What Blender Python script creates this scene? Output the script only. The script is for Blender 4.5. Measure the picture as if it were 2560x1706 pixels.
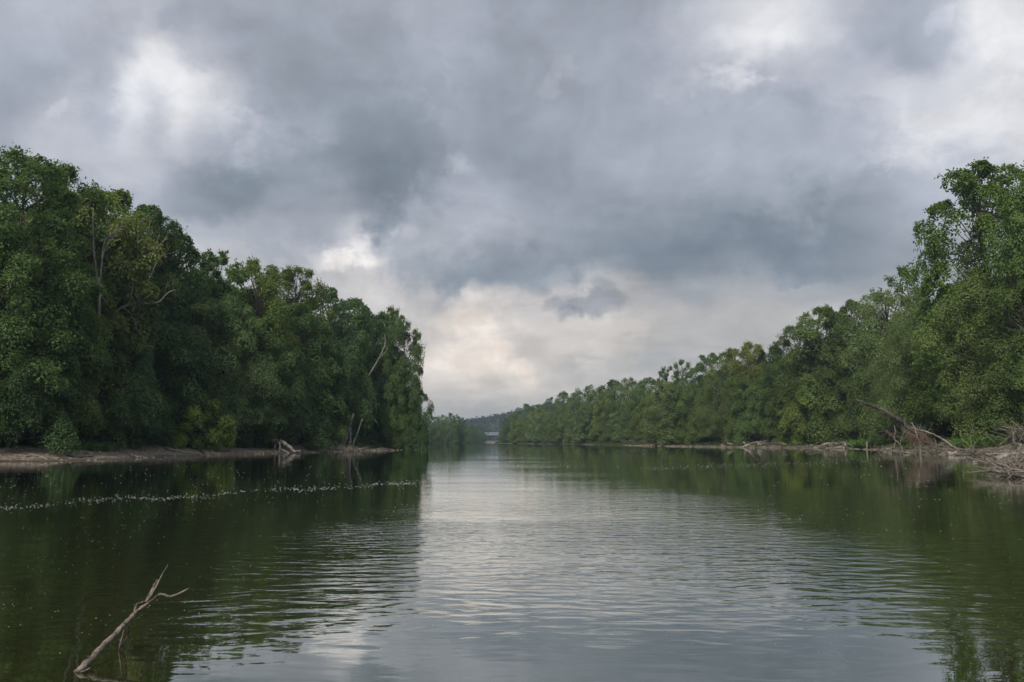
import bpy, math
import numpy as np
from mathutils import Vector, Quaternion
from mathutils import noise as mnoise
R = math.radians
for o in list(bpy.data.objects):
    bpy.data.objects.remove(o)
sc = bpy.context.scene
COL = sc.collection
rng = np.random.RandomState(11)

# ------------------------------------------------------------------ camera
F, CX, CY, HOR, CAMZ = 1991.0, 1280.0, 853.0, 1103.0, 1.8      # photo pixels (2560 wide), horizon row, height over the water
TH = math.atan((HOR - CY) / F)
cam = bpy.data.objects.new('camera', bpy.data.cameras.new('camera'))
COL.objects.link(cam)
cam.data.sensor_width = 36.0
cam.data.lens = 28.0
cam.data.clip_start = 0.1
cam.data.clip_end = 12000
cam.location = (0, 0, CAMZ)
cam.rotation_euler = (R(90) + TH, 0, 0)
sc.camera = cam

# ------------------------------------------------------------------ colour and render settings
sc.view_settings.view_transform = 'Standard'
sc.view_settings.look = 'None'
EXPO = 2.0                                  # exposed for the banks: the cloud deck is dimmer than it reads
sc.view_settings.exposure = math.log2(EXPO)
sc.view_settings.gamma = 1.0
sc.view_settings.use_curve_mapping = False
cy = sc.cycles
cy.max_bounces = 6
cy.diffuse_bounces = 3
cy.glossy_bounces = 3
cy.transmission_bounces = 3
cy.volume_bounces = 0
cy.transparent_max_bounces = 4
cy.use_denoising = True
cy.caustics_reflective = False
cy.caustics_refractive = False
cy.sample_clamp_indirect = 4.0

def ray(px, py):
    a = CY - py
    return np.array([px - CX, F * math.cos(TH) - a * math.sin(TH), a * math.cos(TH) + F * math.sin(TH)])
def P(px, py, Y):
    d = ray(px, py)
    k = Y / d[1]
    return Vector((d[0] * k, Y, CAMZ + d[2] * k))
def onwater(px, py, z=0.0):
    d = ray(px, py)
    k = (z - CAMZ) / d[2]
    return Vector((d[0] * k, d[1] * k, z))

# ------------------------------------------------------------------ node helpers
class NT:
    def __init__(s, nt):
        s.nt = nt; s.n = nt.nodes; s.l = nt.links
    def new(s, t, **kw):
        n = s.n.new(t)
        for k, v in kw.items():
            setattr(n, k, v)
        return n
    def put(s, sock, v):
        if isinstance(v, bpy.types.NodeSocket):
            s.l.new(v, sock)
        else:
            try: sock.default_value = v
            except ValueError: sock.default_value = tuple(v)[:3] if len(v) == 4 else tuple(v) + (1.0,)
    def math(s, op, a, b=0.0, c=0.0, clamp=False):
        n = s.new('ShaderNodeMath', operation=op, use_clamp=clamp)
        s.put(n.inputs[0], a); s.put(n.inputs[1], b); s.put(n.inputs[2], c)
        return n.outputs[0]
    def vmath(s, op, a, b=(0, 0, 0), out=0, scale=None):
        n = s.new('ShaderNodeVectorMath', operation=op)
        s.put(n.inputs[0], a); s.put(n.inputs[1], b)
        if scale is not None: s.put(n.inputs['Scale'], scale)
        return n.outputs[out]
    def comb(s, x, y, z):
        n = s.new('ShaderNodeCombineXYZ')
        s.put(n.inputs[0], x); s.put(n.inputs[1], y); s.put(n.inputs[2], z)
        return n.outputs[0]
    def sep(s, v):
        n = s.new('ShaderNodeSeparateXYZ'); s.put(n.inputs[0], v)
        return n.outputs
    def noise(s, vec, scale, detail=4, rough=0.55, dist=0.0, out=0):
        n = s.new('ShaderNodeTexNoise'); s.put(n.inputs['Vector'], vec)
        n.inputs['Scale'].default_value = scale; n.inputs['Detail'].default_value = detail
        n.inputs['Roughness'].default_value = rough; n.inputs['Distortion'].default_value = dist
        return n.outputs[out]
    def mr(s, v, a, b, c=0.0, d=1.0, kind='SMOOTHSTEP'):
        n = s.new('ShaderNodeMapRange', interpolation_type=kind)
        s.put(n.inputs[0], v); s.put(n.inputs[1], a); s.put(n.inputs[2], b); s.put(n.inputs[3], c); s.put(n.inputs[4], d)
        return n.outputs[0]
    def mix(s, f, a, b, blend='MIX'):
        n = s.new('ShaderNodeMix', data_type='RGBA', blend_type=blend)
        s.put(n.inputs[0], f); s.put(n.inputs[6], a); s.put(n.inputs[7], b)
        return n.outputs[2]
    def ramp(s, f, stops, interp='LINEAR'):
        n = s.new('ShaderNodeValToRGB'); s.put(n.inputs[0], f)
        cr = n.color_ramp; cr.interpolation = interp
        while len(cr.elements) < len(stops): cr.elements.new(0.5)
        for e, (p, c) in zip(cr.elements, stops):
            e.position = p; e.color = tuple(c) + ((1.0,) if len(c) == 3 else ())
        return n.outputs[0]

def lin(c):
    c = np.asarray(c, float) / 255.0
    return np.where(c <= 0.04045, c / 12.92, ((c + 0.055) / 1.055) ** 2.4)

# ------------------------------------------------------------------ sky: overcast cloud deck over a Nishita sky
SUN_AZ, SUN_EL = R(-158), R(40)          # azimuth from +Y towards +X
SKYROWS = [
 (0,   [(0,178),(160,178),(320,182),(480,180),(640,176),(800,166),(960,175),(1120,174),(1280,165),(1606,165),(1770,185),(1987,210),(2150,175),(2313,165),(2422,185),(2476,222),(2560,228)]),
 (100, [(0,170),(160,175),(300,172),(360,196),(400,196),(480,170),(640,160),(800,155),(960,160),(1060,172),(1120,170),(1280,157),(1440,163),(1600,165),(1720,188),(1850,216),(1980,212),(2040,200),(2100,174),(2240,165),(2350,168),(2430,175),(2465,216),(2560,216)]),
 (150, [(0,168),(160,172),(290,180),(340,200),(400,228),(450,212),(520,185),(640,162),(800,152),(960,158),(1060,168),(1120,165),(1280,156),(1440,164),(1600,165),(1720,176),(1850,188),(2020,190),(2100,176),(2240,163),(2350,166),(2430,180),(2480,212),(2560,212)]),
 (200, [(0,165),(160,170),(240,172),(300,202),(340,206),(430,230),(480,216),(560,192),(640,165),(720,155),(800,150),(960,155),(1050,165),(1120,158),(1280,155),(1440,165),(1600,165),(1760,170),(1920,165),(2080,178),(2160,186),(2240,166),(2330,180),(2400,196),(2560,206)]),
 (250, [(0,165),(110,172),(155,196),(200,165),(260,172),(310,200),(370,206),(410,196),(440,224),(500,215),(560,200),(640,170),(720,155),(800,148),(960,148),(1120,158),(1280,152),(1440,164),(1600,164),(1760,164),(1920,166),(2080,178),(2160,192),(2240,196),(2330,204),(2420,214),(2560,212)]),
 (300, [(0,160),(120,172),(160,188),(240,158),(320,196),(400,172),(440,212),(560,195),(640,166),(800,145),(960,141),(1120,158),(1280,150),(1440,162),(1600,162),(1760,160),(1920,165),(2080,178),(2150,194),(2240,208),(2320,212),(2400,218),(2560,215)]),
 (400, [(0,165),(160,188),(320,195),(400,196),(480,175),(560,165),(640,150),(800,138),(960,136),(1080,150),(1135,176),(1180,158),(1280,146),(1440,162),(1600,163),(1760,165),(1920,168),(2080,174),(2160,188),(2240,205),(2320,208),(2400,190),(2560,205)]),
 (500, [(0,170),(320,168),(400,162),(480,146),(560,128),(640,134),(700,150),(780,160),(860,152),(920,134),(980,136),(1040,156),(1120,176),(1200,174),(1280,158),(1440,155),(1600,160),(1760,156),(1920,155),(2080,158),(2240,166),(2400,176),(2560,182)]),
 (550, [(0,170),(320,172),(400,172),(480,166),(560,156),(640,163),(720,168),(800,166),(880,152),(940,142),(1000,164),(1120,174),(1200,172),(1280,158),(1440,152),(1600,150),(1760,144),(1920,138),(2080,146),(2240,158),(2400,174),(2560,180)]),
 (600, [(0,175),(400,180),(450,194),(560,180),(640,166),(720,160),(800,165),(870,196),(920,190),(960,166),(1040,170),(1120,170),(1200,164),(1280,156),(1440,147),(1600,142),(1760,136),(1920,124),(2080,138),(2240,152),(2400,170),(2560,176)]),
 (650, [(0,175),(450,190),(640,172),(720,172),(790,196),(860,212),(910,200),(960,168),(1040,160),(1120,158),(1200,150),(1280,142),(1440,140),(1600,136),(1760,130),(1840,140),(1920,146),(2000,132),(2080,136),(2160,140),(2240,150),(2560,170)]),
 (700, [(0,175),(560,176),(700,176),(800,186),(900,196),(960,180),(1040,150),(1120,140),(1200,136),(1280,142),(1360,150),(1440,160),(1520,156),(1600,142),(1700,136),(1760,142),(1840,154),(1920,154),(2080,145),(2200,150),(2560,168)]),
 (750, [(0,175),(700,182),(880,190),(960,190),(1040,172),(1100,184),(1160,196),(1280,190),(1400,188),(1520,184),(1600,172),(1700,160),(1840,165),(2000,174),(2160,172),(2560,172)]),
 (800, [(0,175),(960,190),(1040,184),(1080,196),(1150,214),(1230,206),(1300,200),(1440,196),(1600,180),(1760,174),(1920,174),(2080,178),(2560,175)]),
 (850, [(0,175),(960,186),(1060,182),(1090,205),(1160,204),(1230,212),(1300,192),(1400,198),(1440,194),(1600,176),(1760,170),(1920,172),(2560,175)]),
 (900, [(0,175),(960,184),(1070,192),(1110,206),(1200,220),(1260,212),(1310,214),(1350,196),(1440,176),(1550,164),(1700,168),(1850,170),(2560,174)]),
 (950, [(0,176),(1050,188),(1110,198),(1180,206),(1280,200),(1340,194),(1440,182),(1600,176),(2560,176)]),
 (1000,[(0,178),(1050,176),(1150,176),(1280,182),(1440,182),(1700,178),(2560,178)]),
 (1100,[(0,184),(1280,186),(2560,184)]),
]
def skyL(px, py):
    ys = [r[0] for r in SKYROWS]
    vals = [np.interp(px, [p[0] for p in r[1]], [p[1] for p in r[1]]) for r in SKYROWS]
    L = float(np.interp(py, ys, vals))
    return min(171 + 1.25 * (L - 168), 238)
def skycol(px, py):
    L = skyL(px, py)
    cool = np.array([np.interp(L, [125, 150, 175, 205, 228], [124, 149, 173, 205, 229]),
                     np.interp(L, [125, 150, 175, 205, 228], [134, 156, 178, 207, 229]),
                     np.interp(L, [125, 150, 175, 205, 228], [145, 167, 190, 214, 232])])
    warm = np.array([np.interp(L, [125, 150, 175, 205, 228], [122, 148, 179, 214, 236]),
                     np.interp(L, [125, 150, 175, 205, 228], [133, 155, 176, 205, 226]),
                     np.interp(L, [125, 150, 175, 205, 228], [144, 163, 174, 198, 217])])
    w = np.clip((py - 520) / 300.0, 0, 1)
    return lin(cool * (1 - w) + warm * w)
def azel_to_px(az, el):
    d = np.array([math.sin(az) * math.cos(el), math.cos(az) * math.cos(el), math.sin(el)])
    fwd = d[1] * math.cos(TH) + d[2] * math.sin(TH)
    up = -d[1] * math.sin(TH) + d[2] * math.cos(TH)
    return CX + F * d[0] / fwd, CY - F * up / fwd

w = bpy.data.worlds.new('World'); sc.world = w; w.use_nodes = True
nt = NT(w.node_tree); w.node_tree.nodes.clear()
tc = nt.new('ShaderNodeTexCoord').outputs['Generated']
x, y, z = nt.sep(tc)[:3]
zc = nt.math('MAXIMUM', z, 0.0)
den = nt.math('ADD', zc, 0.16)
plane = nt.comb(nt.math('DIVIDE', x, den), nt.math('DIVIDE', y, den), 3.7)       # the cloud deck seen in perspective
wn = nt.noise(plane, 0.9, 7, 0.56, out=1)
wn2 = nt.noise(tc, 7.0, 7, 0.55, out=1)
wv = nt.vmath('SUBTRACT', wn, (0.5, 0.5, 0.5)); wv2 = nt.vmath('SUBTRACT', wn2, (0.5, 0.5, 0.5))
ws = nt.sep(wv); ws2 = nt.sep(wv2)
az = nt.math('ARCTAN2', x, y)
el = nt.math('ARCSINE', zc)
az_w = nt.math('ADD', nt.math('MULTIPLY_ADD', ws[0], 0.07, az), nt.math('MULTIPLY', ws2[0], 0.17))
elk = nt.mr(el, 0.0, 0.25, 0.35, 1.0)
el_w = nt.math('ADD', nt.math('MULTIPLY_ADD', nt.math('MULTIPLY', ws[1], elk), 0.05, el), nt.math('MULTIPLY', nt.math('MULTIPLY', ws2[1], elk), 0.12))
AZM = R(38)
rows_el = [R(e) for e in (0, 2.4, 4.2, 5.6, 7.0, 8.4, 9.9, 11.4, 12.8, 14.2, 15.7, 17.2, 19.4, 21.8, 23.4, 24.8, 26.4, 28.2, 30.5)]
NS = 32
def row_group(e):
    """one elevation of the cloud deck: azimuth (0..1 left half, 0..1 right half, side) -> colour"""
    g = bpy.data.node_groups.new('cloud_row', 'ShaderNodeTree')
    for nm in ('left', 'right', 'side'): g.interface.new_socket(nm, in_out='INPUT', socket_type='NodeSocketFloat')
    g.interface.new_socket('colour', in_out='OUTPUT', socket_type='NodeSocketColor')
    q = NT(g); gi = q.new('NodeGroupInput'); go = q.new('NodeGroupOutput')
    def stops(lo, hi):
        out = []
        for k in range(NS):
            px, py = azel_to_px(lo + (hi - lo) * k / (NS - 1), e)
            out.append((k / (NS - 1), skycol(np.clip(px, 0, 2560), np.clip(py, 0, 1100))))
        return out
    q.l.new(q.mix(gi.outputs[2], q.ramp(gi.outputs[0], stops(-AZM, 0.0)), q.ramp(gi.outputs[1], stops(0.0, AZM))), go.inputs[0])
    return g
ROWG = [row_group(e) for e in rows_el]
def deck(a_, e_):
    ul = nt.mr(a_, -AZM, 0.0, 0, 1, 'LINEAR'); ur = nt.mr(a_, 0.0, AZM, 0, 1, 'LINEAR')
    right = nt.math('GREATER_THAN', a_, 0.0); c = None
    for i, e in enumerate(rows_el):
        gn_ = nt.new('ShaderNodeGroup'); gn_.node_tree = ROWG[i]
        nt.put(gn_.inputs[0], ul); nt.put(gn_.inputs[1], ur); nt.put(gn_.inputs[2], right)
        c = gn_.outputs[0] if c is None else nt.mix(nt.mr(e_, rows_el[i - 1], e), c, gn_.outputs[0])
    return c
# two overlapping sheets of cloud, torn along a noise edge
wn3 = nt.sep(nt.vmath('SUBTRACT', nt.noise(tc, 11.0, 8, 0.6, out=1), (0.5, 0.5, 0.5)))
e2 = nt.math('MULTIPLY_ADD', nt.math('MULTIPLY', wn3[1], elk), -0.18, nt.math('ADD', el_w, 0.008))
a2 = nt.math('MULTIPLY_ADD', wn3[0], -0.20, nt.math('SUBTRACT', az_w, 0.012))
tear = nt.noise(nt.vmath('MULTIPLY', tc, (1, 1, 1.6)), 5.5, 8, 0.62, 0.35)
col = nt.mix(nt.mr(tear, 0.475, 0.545), deck(az_w, el_w), deck(a2, e2))
# beyond the frame: similar greys, brightened overhead to add light on the foliage
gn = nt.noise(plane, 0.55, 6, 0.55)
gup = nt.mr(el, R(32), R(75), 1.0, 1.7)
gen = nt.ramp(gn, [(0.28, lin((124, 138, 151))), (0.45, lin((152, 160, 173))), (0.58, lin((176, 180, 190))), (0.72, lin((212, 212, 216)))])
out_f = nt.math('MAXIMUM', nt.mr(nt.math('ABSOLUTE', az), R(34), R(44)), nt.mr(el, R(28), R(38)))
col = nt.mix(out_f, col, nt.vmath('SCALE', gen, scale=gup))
# fine relief of the cloud deck
fn = nt.noise(plane, 2.1, 8, 0.6, 0.4)
fn2 = nt.noise(tc, 16.0, 7, 0.58, 0.3)
rel = nt.math('MULTIPLY', nt.mr(fn, 0.3, 0.7, 0.86, 1.15, 'LINEAR'), nt.mr(fn2, 0.3, 0.7, 0.90, 1.11, 'LINEAR'))
col = nt.vmath('SCALE', col, scale=rel)
# small cloud features: (px, py, half width, half height, gain colour, softness)
wa = nt.math('MULTIPLY_ADD', ws2[0], 0.09, az); wb = nt.math('MULTIPLY_ADD', ws2[1], 0.05, el)
fz = nt.noise(tc, 30.0, 6, 0.6, out=1); fzs = nt.sep(nt.vmath('SUBTRACT', fz, (0.5, 0.5, 0.5)))
wa = nt.math('MULTIPLY_ADD', fzs[0], 0.06, wa); wb = nt.math('MULTIPLY_ADD', fzs[1], 0.045, wb)
def pxazel(px, py):
    d = ray(px, py); d = d / np.linalg.norm(d)
    return math.atan2(d[0], d[1]), math.asin(d[2])
FEAT = [(1180, 690, 190, 36, (0.90, 0.91, 0.92)), (1900, 612, 190, 44, (0.92, 0.93, 0.94)), (1620, 655, 150, 44, (0.95, 0.955, 0.96)), (620, 478, 170, 52, (0.92, 0.93, 0.94)),
        (960, 470, 80, 70, (0.94, 0.945, 0.95)), (1000, 300, 170, 110, (0.97, 0.97, 0.975)), (1250, 748, 150, 15, (1.08, 1.07, 1.06)), (2200, 130, 130, 60, (0.93, 0.935, 0.95)),
        (1480, 760, 88, 22, (0.56, 0.60, 0.67)), (1508, 720, 26, 20, (0.76, 0.80, 0.84)),
        (1136, 402, 34, 26, (1.28, 1.27, 1.25)), (860, 648, 95, 16, (1.30, 1.27, 1.22)),
        (905, 610, 30, 22, (1.26, 1.24, 1.2)), (1380, 200, 26, 20, (1.15, 1.15, 1.13)),
        (1405, 160, 16, 30, (1.12, 1.12, 1.1)), (2360, 50, 26, 26, (1.16, 1.16, 1.15)),
        (1145, 800, 60, 34, (1.14, 1.11, 1.06)), (1310, 925, 30, 34, (1.22, 1.17, 1.11)),
        (1200, 905, 70, 46, (1.10, 1.07, 1.03)), (1240, 850, 26, 22, (1.16, 1.12, 1.08)),
        (420, 165, 55, 60, (1.12, 1.12, 1.12)), (500, 230, 60, 50, (1.08, 1.08, 1.08)), (395, 315, 34, 40, (0.90, 0.90, 0.91)), (330, 215, 34, 50, (1.08, 1.08, 1.08)), (158, 285, 18, 30, (1.16, 1.16, 1.15)),
        (2330, 350, 60, 22, (1.08, 1.08, 1.08)), (2440, 385, 90, 16, (0.88, 0.9, 0.93)),
        (1075, 940, 30, 60, (1.10, 1.08, 1.05)), (1850, 110, 110, 36, (1.07, 1.07, 1.06))]
for (px, py, hw, hh, g) in FEAT:
    a0, e0 = pxazel(px, py)
    a1, _ = pxazel(px + hw, py); _, e1 = pxazel(px, py - hh)
    dx = nt.math('DIVIDE', nt.math('SUBTRACT', wa, a0), abs(a1 - a0))
    dy = nt.math('DIVIDE', nt.math('SUBTRACT', wb, e0), abs(e1 - e0))
    r2 = nt.math('ADD', nt.math('MULTIPLY', dx, dx), nt.math('MULTIPLY', dy, dy))
    m = nt.mr(r2, 2.3, 0.1)
    col = nt.mix(m, col, nt.vmath('MULTIPLY', col, g))
# heaped cumulus relief low over the river
ca, ce = pxazel(1190, 860)
mm = nt.math('ADD', nt.math('POWER', nt.math('DIVIDE', nt.math('SUBTRACT', az, ca), 0.085), 2.0), nt.math('POWER', nt.math('DIVIDE', nt.math('SUBTRACT', el, ce), 0.065), 2.0))
cn = nt.noise(nt.vmath('MULTIPLY', tc, (1, 1, 1.3)), 17.0, 7, 0.58, 0.3)
cn = nt.mr(cn, 0.40, 0.62, 0.91, 1.09)
col = nt.vmath('SCALE', col, scale=nt.math('MULTIPLY_ADD', nt.math('SUBTRACT', cn, 1.0), nt.mr(mm, 1.8, 0.3), 1.0))
sky = nt.new('ShaderNodeTexSky', sky_type='NISHITA')
sky.sun_disc = False; sky.sun_elevation = SUN_EL; sky.sun_rotation = SUN_AZ
skyc = nt.vmath('SCALE', sky.outputs[0], scale=0.08)
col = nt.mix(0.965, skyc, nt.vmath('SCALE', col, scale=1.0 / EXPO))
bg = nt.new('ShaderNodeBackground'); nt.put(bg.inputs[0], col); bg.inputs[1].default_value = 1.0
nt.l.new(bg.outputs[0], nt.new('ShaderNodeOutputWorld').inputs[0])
w.cycles.sampling_method = 'MANUAL'; w.cycles.sample_map_resolution = 512

sd = bpy.data.lights.new('sun', 'SUN'); sd.energy = 1.5; sd.angle = R(16); sd.color = (1.0, 0.94, 0.84)
so = bpy.data.objects.new('sun', sd); COL.objects.link(so)
sv = Vector((math.sin(SUN_AZ) * math.cos(SUN_EL), math.cos(SUN_AZ) * math.cos(SUN_EL), math.sin(SUN_EL)))
so.rotation_euler = sv.to_track_quat('Z', 'Y').to_euler()

# ------------------------------------------------------------------ materials
def mat(name):
    m = bpy.data.materials.new(name); m.use_nodes = True
    m.node_tree.nodes.clear()
    return m, NT(m.node_tree)
def finish(n, sh):
    n.l.new(sh, n.new('ShaderNodeOutputMaterial').inputs[0])

def leaf_material(name, transl=0.36, tint=None):
    m, n = mat(name)
    oc = n.new('ShaderNodeObjectInfo').outputs['Color'] if tint is None else None
    at = n.new('ShaderNodeAttribute', attribute_name='shade').outputs['Fac']
    base = oc if tint is None else tuple(tint) + (1,)
    c = n.vmath('SCALE', base, scale=n.mr(at, 0, 1, 0.68, 1.36, 'LINEAR'))
    yel = n.vmath('MULTIPLY', c, (1.35, 1.12, 0.7))
    c = n.mix(n.mr(at, 0.6, 1.0, 0.0, 0.4), c, yel)
    d = n.new('ShaderNodeBsdfPrincipled'); n.put(d.inputs['Base Color'], c)
    d.inputs['Roughness'].default_value = 0.6
    d.inputs['Specular IOR Level'].default_value = 0.2
    t = n.new('ShaderNodeBsdfTranslucent'); n.put(t.inputs[0], n.vmath('MULTIPLY', c, (1.3, 1.35, 0.7)))
    mx = n.new('ShaderNodeMixShader'); mx.inputs[0].default_value = transl
    n.l.new(d.outputs[0], mx.inputs[1]); n.l.new(t.outputs[0], mx.inputs[2])
    finish(n, mx.outputs[0])
    return m
M_LEAF = leaf_material('leaf')

def wood_material(name, dark, pale, scale=3.0, rough=0.85, bump=0.02, wet=False):
    m, n = mat(name)
    tcn = n.new('ShaderNodeTexCoord').outputs['Object']
    v = n.vmath('MULTIPLY', tcn, (1, 1, 0.35))
    a = n.noise(v, scale, 6, 0.65, 0.4)
    b = n.noise(v, scale * 7, 4, 0.6)
    c = n.mix(n.mr(a, 0.35, 0.65), tuple(dark) + (1,), tuple(pale) + (1,))
    c = n.vmath('SCALE', c, scale=n.mr(b, 0.3, 0.7, 0.7, 1.2, 'LINEAR'))
    if wet:      # soaked wood just over the waterline
        hz_ = n.sep(n.new('ShaderNodeNewGeometry').outputs['Position'])[2]
        c = n.vmath('SCALE', c, scale=n.mr(n.math('MULTIPLY_ADD', a, 0.06, hz_), 0.035, 0.075, 0.38, 1.0))
    p = n.new('ShaderNodeBsdfPrincipled'); n.put(p.inputs['Base Color'], c)
    p.inputs['Roughness'].default_value = rough; p.inputs['Specular IOR Level'].default_value = 0.25
    bp = n.new('ShaderNodeBump'); bp.inputs['Distance'].default_value = bump; n.put(bp.inputs['Height'], b)
    n.l.new(bp.outputs[0], p.inputs['Normal'])
    finish(n, p.outputs[0])
    return m
M_BARK = wood_material('bark', (0.045, 0.038, 0.030), (0.13, 0.115, 0.095), 1.5)
M_PALE = wood_material('pale_bark', (0.16, 0.145, 0.12), (0.36, 0.335, 0.29), 1.2)
M_DRIFT = wood_material('driftwood', (0.15, 0.130, 0.105), (0.40, 0.365, 0.31), 1.6)
M_BRANCH = wood_material('branch_wood', (0.075, 0.060, 0.048), (0.30, 0.25, 0.205), 14.0, 0.85, 0.010, True)
M_RUST = leaf_material('dead_leaf', 0.15, (0.24, 0.150, 0.115))
M_TWIG = wood_material('twig_wood', (0.115, 0.097, 0.076), (0.28, 0.245, 0.20), 2.5)

def ground_material():
    m, n = mat('mud')
    g = n.new('ShaderNodeTexCoord').outputs['Object']
    z_ = n.sep(g)[2]
    a = n.noise(g, 0.35, 6, 0.6); b = n.noise(g, 2.4, 7, 0.65); c_ = n.noise(g, 14, 4, 0.6)
    mud = n.mix(n.mr(b, 0.35, 0.65), (0.100, 0.078, 0.056, 1), (0.285, 0.226, 0.164, 1))
    mud = n.vmath('SCALE', mud, scale=n.mr(c_, 0.3, 0.7, 0.7, 1.25, 'LINEAR'))
    wet = n.mix(n.mr(z_, 0.04, 0.22), (0.4, 0.38, 0.36, 1), (1, 1, 1, 1))
    mud = n.vmath('MULTIPLY', mud, wet)
    lit = n.mix(n.mr(b, 0.4, 0.6), (0.028, 0.030, 0.014, 1), (0.06, 0.05, 0.03, 1))
    fac = n.mr(n.math('MULTIPLY_ADD', n.math('SUBTRACT', a, 0.5), 2.2, z_), 0.95, 1.7)
    col_ = n.mix(fac, mud, lit)
    p = n.new('ShaderNodeBsdfPrincipled'); n.put(p.inputs['Base Color'], col_)
    n.put(p.inputs['Roughness'], n.mr(z_, 0.02, 0.2, 0.45, 0.95))
    bp = n.new('ShaderNodeBump'); bp.inputs['Distance'].default_value = 0.12; n.put(bp.inputs['Height'], n.math('ADD', b, n.math('MULTIPLY', c_, 0.25)))
    n.l.new(bp.outputs[0], p.inputs['Normal'])
    finish(n, p.outputs[0])
    return m
M_GROUND = ground_material()

def water_material():
    m, n = mat('river_water')
    g = n.new('ShaderNodeTexCoord').outputs['Object']
    gx, gy, _ = n.sep(g)[:3]
    warp = n.vmath('SCALE', n.vmath('SUBTRACT', n.noise(g, 0.25, 3, 0.5, out=1), (0.5, 0.5, 0.5)), scale=0.9)
    gw = n.vmath('ADD', g, warp)
    v1 = n.vmath('MULTIPLY', gw, (1.15, 2.6, 1))
    v2 = n.vmath('MULTIPLY', gw, (3.2, 7.5, 1))
    v3 = n.vmath('MULTIPLY', g, (0.22, 0.55, 1))
    h1 = n.noise(v1, 1.5, 1.5, 0.45, 0.25)
    h2 = n.noise(v2, 1.9, 2, 0.5, 0.2)
    h3 = n.noise(v3, 1.0, 1, 0.5)
    # wind patches
    pn = n.noise(n.vmath('MULTIPLY', g, (0.045, 0.11, 1)), 1.0, 4, 0.55)
    patch = n.mr(pn, 0.36, 0.66, 0.35, 1.0)
    near = n.mr(gy, 6.3, 10.0, 0.25, 1.45)
    far = n.mr(gy, 13.0, 34.0, 1.0, 0.24)
    leftc = n.math('MULTIPLY', n.mr(gx, -6.5, -2.0, 0.42, 1.0), n.mr(gx, 4.0, 8.5, 1.0, 0.48))
    k = n.math('MULTIPLY', n.math('MULTIPLY', near, far), n.math('MULTIPLY', patch, leftc))
    h = n.math('MULTIPLY', n.math('SUBTRACT', h1, 0.5), 0.0185)
    h = n.math('MULTIPLY_ADD', n.math('SUBTRACT', h2, 0.5), n.math('MULTIPLY', n.mr(gy, 7, 18, 0.3, 1.0), 0.0062), h)
    h = n.math('MULTIPLY', h, k)
    h = n.math('MULTIPLY_ADD', h3, 0.0085, h)
    bp = n.new('ShaderNodeBump'); bp.inputs['Distance'].default_value = 1.0; bp.inputs['Strength'].default_value = 1.0
    n.put(bp.inputs['Height'], h)
    dn = n.noise(g, 0.3, 4, 0.6)
    body = n.mix(dn, (0.021, 0.024, 0.007, 1), (0.034, 0.037, 0.009, 1))
    d = n.new('ShaderNodeBsdfDiffuse'); n.put(d.inputs[0], body)
    gl = n.new('ShaderNodeBsdfGlossy'); gl.inputs['Roughness'].default_value = 0.0
    n.put(gl.inputs[0], (0.96, 0.97, 0.95, 1)); n.l.new(bp.outputs[0], gl.inputs['Normal'])
    fr = n.new('ShaderNodeFresnel'); fr.inputs[0].default_value = 1.50
    n.l.new(bp.outputs[0], fr.inputs['Normal'])
    fac = n.mr(fr.outputs[0], 0.04, 0.78, 0.10, 0.99, 'LINEAR')
    fac = n.math('POWER', fac, 0.62)
    mx = n.new('ShaderNodeMixShader'); n.put(mx.inputs[0], fac)
    n.l.new(d.outputs[0], mx.inputs[1]); n.l.new(gl.outputs[0], mx.inputs[2])
    finish(n, mx.outputs[0])
    return m
M_WATER = water_material()

def plain(name, c, rough=0.7):
    m, n = mat(name)
    g = n.new('ShaderNodeTexCoord').outputs['Object']
    a = n.noise(g, 2.0, 5, 0.6)
    p = n.new('ShaderNodeBsdfPrincipled')
    n.put(p.inputs['Base Color'], n.vmath('SCALE', tuple(c) + (1,) if False else tuple(c), scale=n.mr(a, 0.3, 0.7, 0.8, 1.15, 'LINEAR')))
    p.inputs['Roughness'].default_value = rough
    finish(n, p.outputs[0])
    return m
M_FOAM = plain('foam', (0.55, 0.55, 0.50), 0.6)
M_CONC = plain('painted_concrete', (0.30, 0.35, 0.39), 0.7)
M_PIER = plain('pier_concrete', (0.38, 0.37, 0.35), 0.85)
M_STONE = plain('stone', (0.17, 0.135, 0.105), 0.9)

# ------------------------------------------------------------------ mesh helpers
def mesh_arrays(name, verts, faces, material, shade=None, smooth=False):
    """verts (N,3), faces (M,k) uniform k"""
    verts = np.asarray(verts, np.float32); faces = np.asarray(faces, np.int32)
    me = bpy.data.meshes.new(name)
    M, k = faces.shape
    me.vertices.add(len(verts)); me.vertices.foreach_set('co', verts.ravel())
    me.loops.add(M * k); me.loops.foreach_set('vertex_index', faces.ravel())
    me.polygons.add(M)
    me.polygons.foreach_set('loop_start', np.arange(0, M * k, k, dtype=np.int32))
    me.polygons.foreach_set('loop_total', np.full(M, k, np.int32))
    if smooth: me.polygons.foreach_set('use_smooth', np.ones(M, bool))
    if shade is not None:
        a = me.attributes.new('shade', 'FLOAT', 'FACE'); a.data.foreach_set('value', np.asarray(shade, np.float32))
    me.materials.append(material)
    me.update(calc_edges=True); me.validate()
    return me
def link(name, data, parent=None, loc=None):
    o = bpy.data.objects.new(name, data); COL.objects.link(o)
    if parent is not None: o.parent = parent
    if loc is not None: o.location = loc
    return o
def tag(o, label=None, cat=None, group=None, kind=None):
    if label: o['label'] = label
    if cat: o['category'] = cat
    if group: o['group'] = group
    if kind: o['kind'] = kind
    return o

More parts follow.
